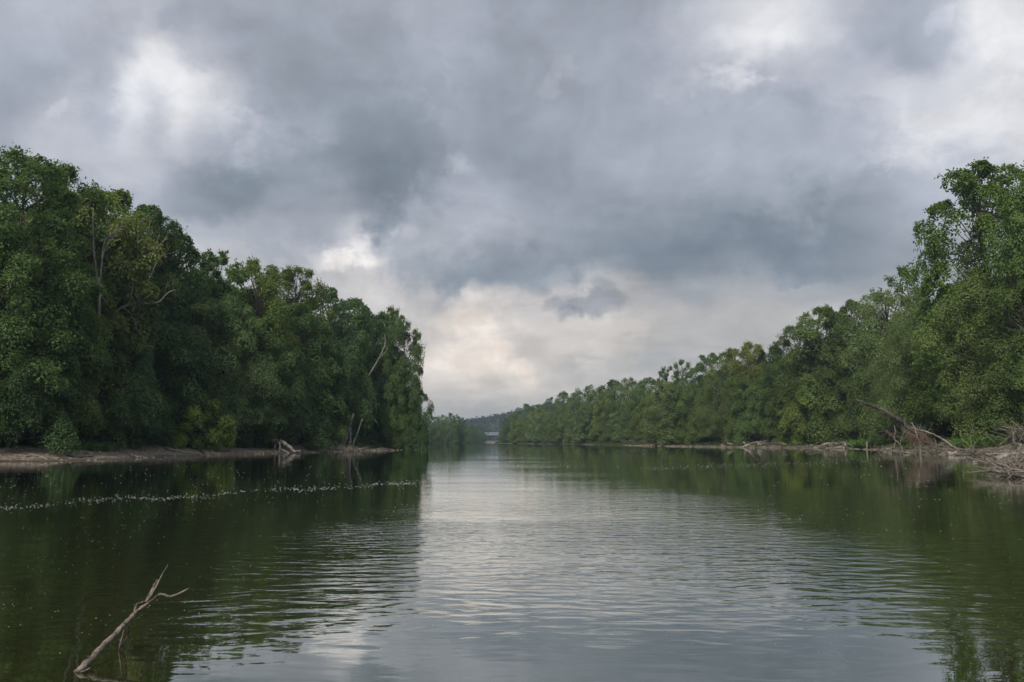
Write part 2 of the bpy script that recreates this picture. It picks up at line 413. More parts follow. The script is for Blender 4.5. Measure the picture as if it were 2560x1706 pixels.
def tubes(paths, sides=7, rough=0.0, seed=0, closed_tip=True):
    """paths: list of (points, radii); gives verts, faces"""
    V, Fc, base = [], [], 0
    rr = np.random.RandomState(seed)
    for pts, rad in paths:
        pts = np.asarray([tuple(p) for p in pts], float); rad = np.asarray(rad, float)
        n = len(pts)
        if n < 2: continue
        tan = np.gradient(pts, axis=0)
        tan /= np.linalg.norm(tan, axis=1)[:, None] + 1e-9
        ref = np.array([0, 0, 1.0]) if abs(tan[0][2]) < 0.8 else np.array([1.0, 0, 0])
        a = np.cross(tan, ref); a /= np.linalg.norm(a, axis=1)[:, None] + 1e-9
        b = np.cross(tan, a)
        th = np.linspace(0, 2 * math.pi, sides, endpoint=False)
        ring = (np.cos(th)[None, :, None] * a[:, None, :] + np.sin(th)[None, :, None] * b[:, None, :])
        rj = rad[:, None] * (1 + rough * rr.uniform(-1, 1, (n, sides)))
        vv = pts[:, None, :] + ring * rj[:, :, None]
        V.append(vv.reshape(-1, 3))
        i = np.arange(n - 1)[:, None] * sides; j = np.arange(sides)[None, :]; jn = (j + 1) % sides
        f = np.stack([i + j, i + jn, i + sides + jn, i + sides + j], -1).reshape(-1, 4) + base
        Fc.append(f)
        # end caps: tip and butt points
        V.append(np.array([pts[-1] + tan[-1] * rad[-1] * 0.3, pts[0] - tan[0] * rad[0] * 0.15]))
        ti = base + n * sides
        e = base + (n - 1) * sides
        cap = [(e + q, e + (q + 1) % sides, ti, ti) for q in range(sides)]
        cap += [(base + (q + 1) % sides, base + q, ti + 1, ti + 1) for q in range(sides)]
        Fc.append(np.array(cap)); base += n * sides + 2
    return np.concatenate(V), np.concatenate(Fc)
def quad_tri_mesh(name, V, Fq, material, smooth=True):
    """faces of four indices where the last two may repeat (triangles)"""
    me = bpy.data.meshes.new(name)
    fl = [tuple(int(i) for i in f) if f[2] != f[3] else (int(f[0]), int(f[1]), int(f[2])) for f in Fq]
    me.from_pydata([tuple(v) for v in V], [], fl)
    if smooth: me.polygons.foreach_set('use_smooth', np.ones(len(fl), bool))
    me.materials.append(material); me.update()
    return me
def smooth_path(pts, rad, n=5, wob=0.0, seed=0):
    """Catmull-Rom through points; returns denser pts, radii"""
    pts = [np.array(tuple(p), float) for p in pts]
    P4 = [2 * pts[0] - pts[1]] + pts + [2 * pts[-1] - pts[-2]]
    out, ro = [], []
    rr = np.random.RandomState(seed)
    for i in range(len(pts) - 1):
        p0, p1, p2, p3 = P4[i:i + 4]
        for k in range(n):
            t = k / n
            q = 0.5 * ((2 * p1) + (-p0 + p2) * t + (2 * p0 - 5 * p1 + 4 * p2 - p3) * t * t + (-p0 + 3 * p1 - 3 * p2 + p3) * t ** 3)
            out.append(q); ro.append(rad[i] * (1 - t) + rad[i + 1] * t)
    out.append(pts[-1]); ro.append(rad[-1])
    out = np.array(out); ro = np.array(ro)
    if wob: out[1:-1] += rr.normal(0, wob, out[1:-1].shape)
    return out, ro

# ------------------------------------------------------------------ the river and its banks
RIVER = np.array([(-60, -14), (32, -14), (30, 12), (26, 28), (25, 38), (31, 50), (40, 66), (48, 76), (60, 90), (66, 98), (58, 104), (57, 107), (58, 114), (65, 135), (70, 152), (79, 190),
    (73, 203), (66, 215), (64, 228), (57, 243), (50, 281), (45, 345), (27, 440), (5, 520), (-5, 565), (-13, 640), (-20, 800), (-44, 1000), (-86, 1300), (-130, 1340),
    (-150, 1300), (-72, 1000), (-46, 800), (-39, 650), (-46, 565), (-78, 532), (-170, 520), (-330, 480), (-420, 380), (-300, 330),
    (-160, 300), (-90, 270), (-48, 235), (-31, 205), (-24.5, 184), (-21.5, 163), (-27, 142), (-33, 118), (-36, 111), (-39.8, 92), (-39, 78), (-41, 72), (-52, 66), (-75, 60), (-90, 30)], float)
def sdist(X, Y):
    """signed distance to the river outline, positive on land"""
    P_ = np.stack([X, Y], -1); best = np.full(X.shape, 1e9); inside = np.zeros(X.shape, bool)
    A = RIVER; B = np.roll(RIVER, -1, 0)
    for a, b in zip(A, B):
        ab = b - a; t = np.clip(((P_ - a) @ ab) / (ab @ ab), 0, 1)
        d = np.hypot(P_[..., 0] - a[0] - t * ab[0], P_[..., 1] - a[1] - t * ab[1])
        best = np.minimum(best, d)
        c = ((a[1] > Y) != (b[1] > Y))
        with np.errstate(divide='ignore', invalid='ignore'):
            xi = (b[0] - a[0]) * (Y - a[1]) / (b[1] - a[1]) + a[0]
        inside ^= c & (X < xi)
    return np.where(inside, -best, best)
def wobble(X, Y):
    return np.where((X > 15) & (Y < 128), 0.3, 1.0) * (0.9 * np.sin(X * 0.21 + 1.3 * np.sin(Y * 0.13)) * np.cos(Y * 0.17 + X * 0.05)
            + 0.45 * np.sin(X * 0.63 + 2.1) * np.sin(Y * 0.71 + 0.5 * np.sin(X * 0.4)) + 0.2 * np.sin(X * 1.7 + Y * 0.6) * np.sin(Y * 1.9 - X))
def height(X, Y):
    X = np.asarray(X, float); Y = np.asarray(Y, float)
    d = sdist(X, Y) + wobble(X, Y)
    z_ = np.interp(d, [-40, -12, 0, 2.5, 6, 10, 16, 40, 200], [-2.2, -1.4, -0.02, 0.18, 0.62, 1.35, 1.9, 2.5, 3.0])
    z_ = z_ + np.where(d > 0.3, 0.05 * np.sin(X * 2.3 + Y) * np.sin(Y * 2.9 - X * 0.7), 0) * np.clip(d / 3, 0, 1)
    return z_
def gz(x_, y_):
    return float(height(np.array([x_]), np.array([y_]))[0])

def axis(parts):
    out = []
    for a, b, s in parts:
        out += list(np.arange(a, b, s))
    return np.array(out + [parts[-1][1]])
gxs = axis([(-4000, -1000, 500), (-1000, -300, 70), (-300, -90, 14), (-90, -62, 3), (-62, -18, 0.7), (-18, 22, 3), (22, 92, 0.9), (92, 120, 4), (120, 300, 20), (300, 1000, 100), (1000, 4000, 500)])
gys = axis([(-90, -20, 10), (-20, 30, 5), (30, 60, 1.2), (60, 130, 0.7), (130, 200, 1.1), (200, 330, 2.0), (330, 560, 5), (560, 1400, 20), (1400, 2400, 100), (2400, 4000, 400)])
GX, GY = np.meshgrid(gxs, gys)
GZ = height(GX, GY)
nx, ny = len(gxs), len(gys)
i = np.arange(nx - 1)[None, :]; j = np.arange(ny - 1)[:, None]
Fg = np.stack([j * nx + i, j * nx + i + 1, (j + 1) * nx + i + 1, (j + 1) * nx + i], -1).reshape(-1, 4)
gme = mesh_arrays('ground', np.stack([GX, GY, GZ], -1).reshape(-1, 3), Fg, M_GROUND, smooth=True)
tag(link('ground', gme), 'brown mud banks and the wooded land on both sides of the river', kind='structure')
wme = mesh_arrays('river_water', [(-3990, -85, 0), (3990, -85, 0), (3990, 3990, 0), (-3990, 3990, 0)], [(0, 1, 2, 3)], M_WATER)
tag(link('river_water', wme), 'calm dark green river reflecting trees and grey clouds', kind='structure')

# hill behind the bridge
hx = np.linspace(-1100, 1500, 90); hy = np.linspace(1450, 2500, 40)
HX, HY = np.meshgrid(hx, hy)
def hillz(X, Y):
    pxl = X / Y * 2006 + CX
    top = np.interp(pxl, [500, 900, 1050, 1158, 1204, 1238, 1272, 1300, 1360, 1500, 1900], [1098, 1080, 1066, 1054, 1048, 1043, 1035, 1028, 1014, 1010, 1060])
    hh = (HOR - top) / 2022 * 1900 - 9.0
    rise = np.sin(np.clip((Y - 1450) / 450, 0, 1) * math.pi / 2) * np.where(Y > 1900, np.cos(np.clip((Y - 1900) / 600, 0, 1) * math.pi / 2), 1)
    return np.maximum(hh, 0) * rise + 2.2
HZ = hillz(HX, HY)
i = np.arange(89)[None, :]; j = np.arange(39)[:, None]
Fh = np.stack([j * 90 + i, j * 90 + i + 1, (j + 1) * 90 + i + 1, (j + 1) * 90 + i], -1).reshape(-1, 4)
tag(link('hill', mesh_arrays('hill', np.stack([HX, HY, HZ], -1).reshape(-1, 3), Fh, M_GROUND, smooth=True)), 'low wooded hill rising behind the far bridge', kind='structure')

# ------------------------------------------------------------------ foliage
def sprays(c, out, r, nt_, nl, droop, L, W, upb, rs, flat=0.75, outb=0.55):
    """leaf quads on twigs radiating from clump centres c (M,3)"""
    M = len(c)
    u_ = rs.normal(size=(M, nt_, 3)); u_ /= np.linalg.norm(u_, axis=2)[..., None]
    dirs = u_ + out[:, None, :] * outb + np.array([0, 0, upb])
    dirs /= np.linalg.norm(dirs, axis=2)[..., None]
    dirs[..., 2] *= flat
    tl = r[:, None] * rs.uniform(0.7, 1.2, (M, nt_))
    s = np.sqrt(rs.uniform(0.04, 1, (M, nt_, nl)))
    p = c[:, None, None, :] + dirs[:, :, None, :] * (s * tl[:, :, None])[..., None]
    p[..., 2] -= droop * s ** 2 * tl[:, :, None]
    p += rs.normal(0, 0.085, p.shape) * r.mean()
    ax = dirs[:, :, None, :] * 0.7 + rs.normal(0, 0.55, p.shape) + np.array([0, 0, -0.30 - 0.3 * droop + 0.4 * upb])
    ax /= np.linalg.norm(ax, axis=-1)[..., None]
    nn = rs.normal(0, 0.55, p.shape) + np.array([0, 0, 1.0])
    sd_ = np.cross(ax, nn); sd_ /= np.linalg.norm(sd_, axis=-1)[..., None] + 1e-9
    l_ = L * rs.uniform(0.65, 1.3, s.shape)[..., None]; w_ = W * rs.uniform(0.7, 1.25, s.shape)[..., None]
    p = p.reshape(-1, 3); ax = ax.reshape(-1, 3); sd_ = sd_.reshape(-1, 3); l_ = l_.reshape(-1, 1); w_ = w_.reshape(-1, 1)
    tip = p + ax * l_; tip[:, 2] -= 0.12 * l_[:, 0]
    V = np.stack([p, p + ax * l_ * 0.45 + sd_ * w_ * 0.5, tip, p + ax * l_ * 0.45 - sd_ * w_ * 0.5], 1).reshape(-1, 3)
    n = len(p)
    Fq = np.arange(4 * n).reshape(n, 4)
    shade = np.clip(0.45 + rs.normal(0, 0.16, (M, 1, 1)) + rs.normal(0, 0.12, (M, nt_, 1)) + rs.normal(0, 0.08, (M, nt_, nl)), 0, 1).ravel()
    return V, Fq, shade

def billows(c, out, r, n, L, W, rs, shell=0.8, droop=0.0, flat=0.8):
    """leaf quads on lumpy rounded masses of foliage, facing outwards"""
    M = len(c)
    d = rs.normal(size=(M, n, 3)); d += out[:, None, :] * 0.55 + np.array([0, 0, 0.28])
    d /= np.linalg.norm(d, axis=2)[..., None]
    ph = rs.uniform(0, 6.28, (M, 1, 4))
    lump = 1 + 0.17 * np.sin(5.0 * d[..., 0] + ph[..., 0]) * np.sin(4.5 * d[..., 1] + ph[..., 1]) + 0.15 * np.sin(6.5 * d[..., 2] + ph[..., 2]) * np.sin(7 * d[..., 0] + ph[..., 3])
    rad = r[:, None] * lump * (1 - (1 - shell) * np.abs(rs.normal(0, 1.0, (M, n)))) * np.where(rs.rand(M, n) < 0.10, rs.uniform(1.0, 1.25, (M, n)), 1)
    off = d * rad[..., None]; off[..., 2] *= flat
    off[..., 2] -= droop * np.clip(np.hypot(off[..., 0], off[..., 1]) / r[:, None], 0, 1.3) ** 2 * r[:, None]
    p = c[:, None, :] + off
    nn = d * 0.85 + np.array([0, 0, 0.55]) + rs.normal(0, 0.42, p.shape)
    ax = d * 0.5 + rs.normal(0, 0.6, p.shape) + np.array([0, 0, -0.55])
    nn /= np.linalg.norm(nn, axis=-1)[..., None]
    ax -= nn * (ax * nn).sum(-1)[..., None]; ax /= np.linalg.norm(ax, axis=-1)[..., None] + 1e-9
    sd_ = np.cross(ax, nn)
    l_ = L * rs.uniform(0.6, 1.3, (M, n, 1)); w_ = W * rs.uniform(0.7, 1.25, (M, n, 1))
    V = np.stack([p, p + ax * l_ * 0.45 + sd_ * w_ * 0.5, p + ax * l_, p + ax * l_ * 0.45 - sd_ * w_ * 0.5], 2).reshape(-1, 3)
    N = M * n
    shade = np.clip(0.45 + rs.normal(0, 0.17, (M, 1)) + rs.normal(0, 0.10, (M, n)), 0, 1).ravel()
    return V, np.arange(4 * N).reshape(N, 4), shade

KINDS = {
 # bl: foliage masses, br: their radius, bn: leaves on each; sp: share of the masses that also carry free twigs
 'maple':   dict(H=22, R=6.2, bl=88, br=1.45, bn=433, tw=13, lf=16, droop=0.10, L=0.286, W=0.151, upb=0.55, low=0.80, top=0.60, bd=0.15, sp=0.9, tr=1.25),
 'broad':   dict(H=20, R=6.6, bl=92, br=1.55, bn=433, tw=10, lf=15, droop=0.20, L=0.252, W=0.196, upb=0.20, low=0.88, top=0.50, bd=0.30, sp=0.5, tr=1.10),
 'droop':   dict(H=13, R=6.0, bl=84, br=1.40, bn=473, tw=11, lf=18, droop=0.85, L=0.236, W=0.151, upb=0.00, low=1.00, top=0.48, bd=0.75, sp=0.9, tr=1.20),
 'willow':  dict(H=16, R=6.0, bl=84, br=1.45, bn=524, tw=10, lf=18, droop=0.45, L=0.227, W=0.089, upb=0.35, low=0.95, top=0.48, bd=0.45, sp=0.7, tr=1.25),
 'bush':    dict(H=3.4, R=2.3, bl=30, br=0.62, bn=364, tw=8, lf=13, droop=0.25, L=0.169, W=0.097, upb=0.30, low=0.95, top=0.50, bd=0.3, sp=0.8, tr=1.25),
 'gappy':   dict(H=20, R=5.2, bl=84, br=0.72, bn=140, tw=9, lf=13, droop=0.05, L=0.277, W=0.169, upb=0.60, low=0.70, top=0.65, bd=0.2, sp=1.0, tr=1.7),
 'sycamore':dict(H=26, R=6.6, bl=130,br=1.60, bn=400, tw=9,  lf=14, droop=0.25, L=0.261, W=0.240, upb=0.25, low=0.85, top=0.50, bd=0.3, sp=0.8, tr=1.15),
}
def build_tree(kind, seed, lod=1.0):
    k = KINDS[kind]; rs = np.random.RandomState(seed)
    H, Rr = k['H'], k['R']
    trunk_top = H * 0.86
    tz = np.linspace(0, 1, 9)
    wob = np.cumsum(rs.normal(0, 0.16, (9, 2)), 0); wob -= wob[0]
    tp = np.stack([wob[:, 0], wob[:, 1], tz * trunk_top - 0.6], 1)
    trad = 0.36 * (1 - tz) ** 0.8 * (H / 22) + 0.05; trad[0] *= 1.5
    paths = [(tp, trad)]
    C, O, RR = [], [], []
    ph = rs.uniform(0, 6.28, 6)
    nb = k['bl']
    def prof_at(t):
        if t < 0.35: return k['low'] + (1 - k['low']) * (t / 0.35)
        if t < 0.52: return 1.0
        return math.sqrt(max(0.0, 1 - ((t - 0.52) / 0.49) ** 2.3))
    for q in range(nb):
        t = 0.06 + 0.94 * ((q + rs.uniform(0, 1)) / nb) ** 1.08
        ang = q * 2.39996 + rs.normal(0, 0.4)
        lump = 1 + 0.17 * math.sin(2 * ang + ph[0] + 5 * t) + 0.15 * math.sin(3 * ang + ph[1] - 9 * t)
        rad = Rr * (0.06 + 0.94 * prof_at(t)) * lump * (rs.uniform(0.72, 1.0) if rs.rand() < 0.72 else rs.uniform(0.25, 0.7))
        if t > 0.97: rad *= 0.7
        br_ = k['br'] * rs.uniform(0.55, 1.35) * (1 - 0.5 * max(0, t - 0.72) / 0.28)
        end = np.array([math.cos(ang) * max(rad - br_ * 0.5, 0), math.sin(ang) * max(rad - br_ * 0.5, 0), t * H - br_ * 0.7])
        end[2] = max(end[2], 0.13 * H if H < 10 else (br_ * (1 + k['bd']) + 0.9 if q % 3 else 1.2))
        t0 = min(max(0.05, t - rs.uniform(0.12, 0.26)) * H, trunk_top * 0.97)
        o_ = np.array([np.interp(t0, tp[:, 2], tp[:, 0]), np.interp(t0, tp[:, 2], tp[:, 1]), t0])
        mid = (o_ + end) / 2 + np.array([0, 0, 0.3 + 0.3 * rs.rand()]) + rs.normal(0, 0.3, 3)
        big = q % 3 == 0
        lp, lr = smooth_path([o_, mid, end], [0.11, 0.075, 0.028] if big else [0.06, 0.04, 0.016], 3)
        paths.append((lp, lr))
        hor = end - np.array([0, 0, end[2] * 0.75]); on = hor / (np.linalg.norm(hor) + 1e-6)
        C.append(end); O.append(on); RR.append(br_)
    C = np.array(C); O = np.array(O); RR = np.array(RR)
    s = lod ** -0.42
    V1, F1, s1 = billows(C, O, RR, max(60, int(k['bn'] * lod)), k['L'] * s, k['W'] * s, rs, 0.86, k['bd'])
    m_ = rs.rand(nb) < k['sp']
    q2 = lod ** 0.5
    O2 = O.copy(); O2[:, 2] += 0.8 * np.clip((C[:, 2] / H - 0.6) / 0.3, 0, 1)
    V2, F2, s2 = sprays(C[m_], O2[m_], RR[m_] * k['tr'] * (1 + 0.45 * np.clip((C[m_][:, 2] / H - 0.65) / 0.3, 0, 1)), max(5, int(k['tw'] * q2)), max(5, int(k['lf'] * q2)), k['droop'], k['L'] * s, k['W'] * s, k['upb'], rs)
    V = np.concatenate([V1, V2]); Fq = np.concatenate([F1, F2 + len(V1)]); sh = np.concatenate([s1, s2])
    crown = mesh_arrays(kind + '_crown', V, Fq, M_LEAF, shade=sh)
    tv, tf = tubes(paths, 5, 0.08, seed)
    trunk = quad_tri_mesh(kind + '_trunk', tv, tf, M_BARK)
    zt = np.percentile(V[:, 2], 99.9)
    wd = np.percentile(np.hypot(V[:, 0], V[:, 1]), 96)
    return dict(crown=crown, trunk=trunk, H=float(zt), R=float(wd))
PROTO = {}
for kind in KINDS:
    PROTO[kind] = [build_tree(kind, 100 + 7 * s + len(kind)) for s in range(2 if kind in ('gappy', 'sycamore') else 2)]
for kind in ('maple', 'broad', 'willow'):
    PROTO[kind + '_far'] = [build_tree(kind, 300 + 5 * s, 0.30) for s in range(2)]

G1 = (0.050, 0.080, 0.026); G2 = (0.046, 0.078, 0.029); G3 = (0.070, 0.098, 0.026); G4 = (0.078, 0.096, 0.028)
G5 = (0.066, 0.098, 0.040); G6 = (0.036, 0.064, 0.028); G7 = (0.100, 0.130, 0.028)
LEAFGAIN = 2.2
tree_n = [0]
def tree(name, kind, px, top, Y, width, color, label, group=None, cat='tree', base=None, lean=0.0, trunkmat=None):
    """a tree whose trunk stands Y metres out, seen at column px, its top seen at row top"""
    tree_n[0] += 1; q = tree_n[0]
    pr = PROTO[kind][q % len(PROTO[kind])]
    p = P(px, HOR, Y); zb = gz(p.x, p.y) if base is None else base
    ht = P(px, top, Y).z - zb
    e = bpy.data.objects.new(name, None); COL.objects.link(e)
    e.location = (p.x, p.y, zb); e.rotation_euler = (lean * math.cos(q), lean * math.sin(q * 1.7), q * 2.399)
    sz = ht / pr['H']; sx = max(width / 2 / pr['R'], (0.62 if kind == 'sycamore' or 960 < px < 1060 else 0.92) * sz)
    e.scale = (sx, sx, sz)
    e.empty_display_size = 0.5
    tag(e, label, cat, group)
    if px > 1280: color = (color[0] * 1.14, color[1] * 1.04, color[2] * 0.92)      # leaf colour shifted paler and yellower right of the centre line
    c = link('crown', pr['crown'], e); t = link('trunk', pr['trunk'], e)
    k = 0.80 + 0.38 * ((q * 0.618) % 1)
    c.color = (color[0] * k * LEAFGAIN, color[1] * k * LEAFGAIN, color[2] * k * LEAFGAIN, 1)
    return e

def solve_left(px, d):
    """distance out along column px at which one stands d metres inland on the left bank"""
    Ys = np.arange(66, 260, 0.5); X = (px - CX) / 2006 * Ys
    s = sdist(X, Ys); ok = np.where(s >= d)[0]
    return float(Ys[ok[0]] if len(ok) else Ys[np.argmax(s)])
def solve_right(px, d):
    Ys = np.arange(34, 600, 0.5); X = (px - CX) / 2006 * Ys
    s = sdist(X, Ys); ok = np.where(s >= d)[0]
    return float(Ys[ok[0]] if len(ok) else Ys[np.argmax(s)])

LB = 'trees along the left bank'
for (kind, px, top, d, wd, c, name, lab) in [
    # skyline row
    ('maple', 8, 380, 13, 11, G1, 'maple_tree', 'tallest left-bank tree, its spiky crown cut by the left frame edge'),
    ('maple', 98, 420, 17, 8.5, G1, 'maple_tree', 'tall tree with star-shaped tufted top just right of the tallest left-bank tree'),
    ('broad', 172, 486, 14, 9, G4, 'olive_tree', 'olive-yellow thin-leaved tree between the star-topped tree and the bare snag'),
    ('broad', 255, 480, 20, 9, G3, 'broadleaf_tree', 'pale-topped tree rising right behind the olive-yellow tree'),
    ('broad', 335, 520, 14, 12.5, G2, 'broadleaf_tree', 'broad dark domed tree right behind the bare grey snags'),
    ('broad', 398, 585, 18, 8, G2, 'broadleaf_tree', 'dark rounded shoulder tree at the right edge of the domed tree'),
    ('gappy', 462, 640, 16, 7.5, G1, 'gappy_tree', 'thin see-through tree right of the dark domed tree'),
    ('gappy', 535, 634, 18, 8, G1, 'gappy_tree', 'see-through tree with pointed tips left of the flat-topped maple'),
    ('maple', 628, 652, 14, 12, G3, 'maple_tree', 'wide flat-topped light green maple in the middle of the left bank'),
    ('maple', 716, 670, 17, 10, G3, 'maple_tree', 'maple whose crown slopes down right of the flat-topped maple'),
    ('broad', 812, 722, 14, 8.5, G2, 'broadleaf_tree', 'dark knobbly-topped tree past the sloping maple on the left bank'),
    ('broad', 876, 748, 15, 8.5, G6, 'broadleaf_tree', 'dark narrow-topped tree between the knobbly tree and the point'),
    ('maple', 930, 788, 13, 9, G2, 'maple_tree', 'low saddle tree just behind the bare slanting pole near the point'),
    ('maple', 976, 770, 13, 9.5, G1, 'maple_tree', 'spiky-topped tall tree standing over the end of the left bank'),
    ('maple', 1008, 805, 7, 8, G1, 'maple_tree', 'outermost tall tree at the point of the left bank, against the sky'),
    ]:
    tree(name, kind, px, top, solve_left(px, d), wd, c, lab, LB)
for (kind, px, top, d, wd, c, name, lab) in [
    # overhanging front row
    ('maple', -40, 560, 9.6, 11, G1, 'maple_tree', 'leafy tree at the left frame edge under the tallest tree'),
    ('maple', 70, 560, 10.6, 9, G1, 'maple_tree', 'mid-height bright tufted tree below the star-topped tree'),
    ('droop', 25, 800, 9.1, 9, G2, 'drooping_tree', 'low dark drooping tree over the beach at the left frame edge'),
    ('broad', 135, 740, 9.6, 10, G3, 'broadleaf_tree', 'yellow-green topped bushy tree below the olive-yellow tree'),
    ('droop', 205, 800, 10.1, 8.5, G2, 'drooping_tree', 'dark bushy tree below the bare grey snags'),
    ('droop', 310, 850, 10.1, 8, G6, 'drooping_tree', 'dark feathery drooping tree whose boughs hang over the bare mud'),
    ('willow', 400, 790, 11.6, 8, G2, 'willow_tree', 'dark narrow tree left of the soft grey-green willow'),
    ('willow', 455, 720, 12.6, 9, G5, 'willow_tree', 'grey-green willow right behind the yellow-green bush'),
    ('willow', 545, 745, 10.1, 10.5, G5, 'willow_tree', 'big soft grey-green willow in the middle of the left bank'),
    ('broad', 612, 790, 10.6, 8, G1, 'broadleaf_tree', 'mid-green tree between the big willow and the curved log'),
    ('droop', 675, 850, 8.6, 9.5, G2, 'drooping_tree', 'dark drooping tree hanging over the curved log'),
    ('broad', 740, 760, 10.6, 10, G1, 'broadleaf_tree', 'round mid-green tree right of the curved log'),
    ('droop', 805, 850, 10.6, 8.5, G2, 'drooping_tree', 'dark narrow drooping tree left of the pale exposed trunks'),
    ('broad', 850, 820, 14.6, 8, G2, 'broadleaf_tree', 'tree rising straight behind the pale exposed trunks'),
    ('droop', 905, 880, 11.6, 8.5, G6, 'drooping_tree', 'dark tree just right of the pale exposed trunks'),
    ('broad', 955, 870, 8.6, 8.5, G2, 'broadleaf_tree', 'dark tree with mottled side below the spiky-topped tall tree'),
    ('broad', 1003, 900, 5.6, 8, G1, 'broadleaf_tree', 'lower tree leaning out at the end of the left bank'),
    ('droop', 1030, 965, 4.1, 7, G2, 'drooping_tree', 'small last tree hanging over the water at the point'),
    ]:
    tree(name, kind, px, top, solve_left(px, d), wd, c, lab, LB)
LBB = 'half-hidden trees deeper in the left-bank wood'
for q in range(16):
    px = 0 + q * 62; top = np.interp(px, [0, 100, 400, 600, 760, 900, 1000], [520, 540, 660, 730, 780, 850, 900])
    tree('wood_tree', 'broad' if q % 2 else 'droop', px, top, solve_left(px, 24 if px < 900 else 17), 12, G6, 'dark tree half hidden behind the front row of the left-bank wood', LBB)
# shrubs
tree('bush', 'bush', 492, 985, solve_left(492, 6.5), 4.2, (0.080, 0.108, 0.026), 'bright yellow-green round bush at the edge of the left beach', None, 'bush')
tree('bush', 'bush', 822, 1045, solve_left(822, 5.5), 4.5, G3, 'small green bush left of the pale exposed trunks', None, 'bush')

RB = 'trees along the right bank'
for (kind, px, top, d, wd, c, name, lab) in [
    ('sycamore', 2492, 408, 14, 21, (0.058, 0.100, 0.024), 'sycamore_tree', 'tallest bright green big-leaved tree rising alone on the right bank'),
    ('sycamore', 2640, 400, 16, 12, (0.050, 0.088, 0.026), 'sycamore_tree', 'big-leaved tree cut by the right frame edge'),
    ('gappy', 2295, 668, 24, 9, G2, 'broadleaf_tree', 'dark treetop peeping out left of the tallest right-bank tree'),
    ('willow', 2235, 730, 16, 13, G5, 'willow_tree', 'grey-green round-topped tree left of the dark peeping treetop'),
    ('willow', 2340, 700, 12, 12, G5, 'willow_tree', 'tall silvery green willow below the tallest right-bank tree'),
    ('broad', 2150, 752, 22, 12, G1, 'broadleaf_tree', 'flat-topped tree between the two knolls of the right-bank wood'),
    ('broad', 2070, 768, 14, 13, G1, 'broadleaf_tree', 'broad dark tree where the high right-bank crowns begin'),
    ('maple', 2010, 815, 14, 10, G1, 'maple_tree', 'spiky dark tree stepping down left of the broad dark tree'),
    ('broad', 1945, 868, 26, 12, G6, 'broadleaf_tree', 'dark distant crown in the notch right of the yellowish crown'),
    ('maple', 1885, 856, 20, 12, G4, 'maple_tree', 'yellowish thin-topped tree on the right-bank skyline'),
    ('broad', 1840, 872, 18, 10, G3, 'broadleaf_tree', 'pale green tree at the left shoulder of the yellowish crown'),
    ('broad', 1785, 884, 18, 13, G2, 'broadleaf_tree', 'dark rounded tree between the twiggy top and the yellowish crown'),
    ('gappy', 1708, 900, 20, 13, G2, 'twiggy_tree', 'twiggy bare-tipped treetop sticking up over the right bank'),
    ('gappy', 1670, 918, 20, 12, G2, 'twiggy_tree', 'lower twiggy tree left of the twiggy bare-tipped treetop'),
    ]:
    tree(name, kind, px, top, solve_right(px, d), wd, c, lab, RB)
for (kind, px, top, d, wd, c, name, lab) in [
    ('willow', 2540, 640, 14, 10, (0.075, 0.105, 0.042), 'willow_tree', 'pale green tree in front of the tallest right-bank tree'),
    ('broad', 2600, 700, 12, 9, G1, 'broadleaf_tree', 'leafy tree at the right frame edge above the brush pile'),
    ('droop', 2440, 760, 15, 9, (0.050, 0.080, 0.022), 'drooping_tree', 'yellow-green drooping tree over the tall grass patch'),
    ('broad', 2370, 800, 14, 9, (0.056, 0.084, 0.026), 'broadleaf_tree', 'bushy olive tree behind the long pale pole'),
    ('willow', 2290, 830, 14, 10, G5, 'willow_tree', 'soft green tree above the leaning trunk'),
    ('droop', 2215, 900, 12, 10, G1, 'drooping_tree', 'low tree to the left under the leaning trunk'),
    ('willow', 2170, 860, 15, 11, G5, 'willow_tree', 'tree with bare grey twigs in its crown above the forked log'),
    ('broad', 2100, 860, 13, 11, G1, 'broadleaf_tree', 'mid-green tree right behind the forked log'),
    ('droop', 2030, 935, 11, 12, G3, 'drooping_tree', 'light round willow-like tree above the bright grass tongue'),
    ('broad', 1965, 900, 11, 12, G1, 'broadleaf_tree', 'green tree left of the light round tree'),
    ('droop', 1905, 960, 10, 12, G2, 'drooping_tree', 'dark low tree over the grey driftwood stack'),
    ('broad', 1860, 930, 11, 12, G1, 'broadleaf_tree', 'mid-green tree left of the grey driftwood stack'),
    ('willow', 1800, 940, 8, 13, G5, 'willow_tree', 'soft grey-green tree below the dark rounded tree'),
    ('broad', 1740, 960, 8, 12, G1, 'broadleaf_tree', 'green tree with thin bare trunks at its foot'),
    ('willow', 1690, 965, 8, 13, G5, 'willow_tree', 'pale willow below the twiggy tops'),
    ]:
    tree(name, kind, px, top, solve_right(px, d), wd, c, lab, RB)
RF = 'receding trees of the right-bank wood'
def rtop(px):
    return float(np.interp(px, [1262, 1300, 1381, 1463, 1526, 1621, 1700], [1034, 1016, 991, 966, 948, 945, 935]))
q = 0
for px in np.arange(1288, 1690, 31):
    q += 1
    c = [G1, G5, G2, G3, G6][q % 5]
    tree('wood_tree', ('broad_far', 'willow_far', 'maple_far')[q % 3], px, rtop(px) + [0, 9, 2, 13, 5][q % 5] - 2, solve_right(px, 16), 21, c,
         'even-topped right-bank crown ' + ('close to the river bend' if px < 1400 else 'above and left of the far log heap' if px < 1560 else 'between the far log heap and the twiggy treetops'), RF)
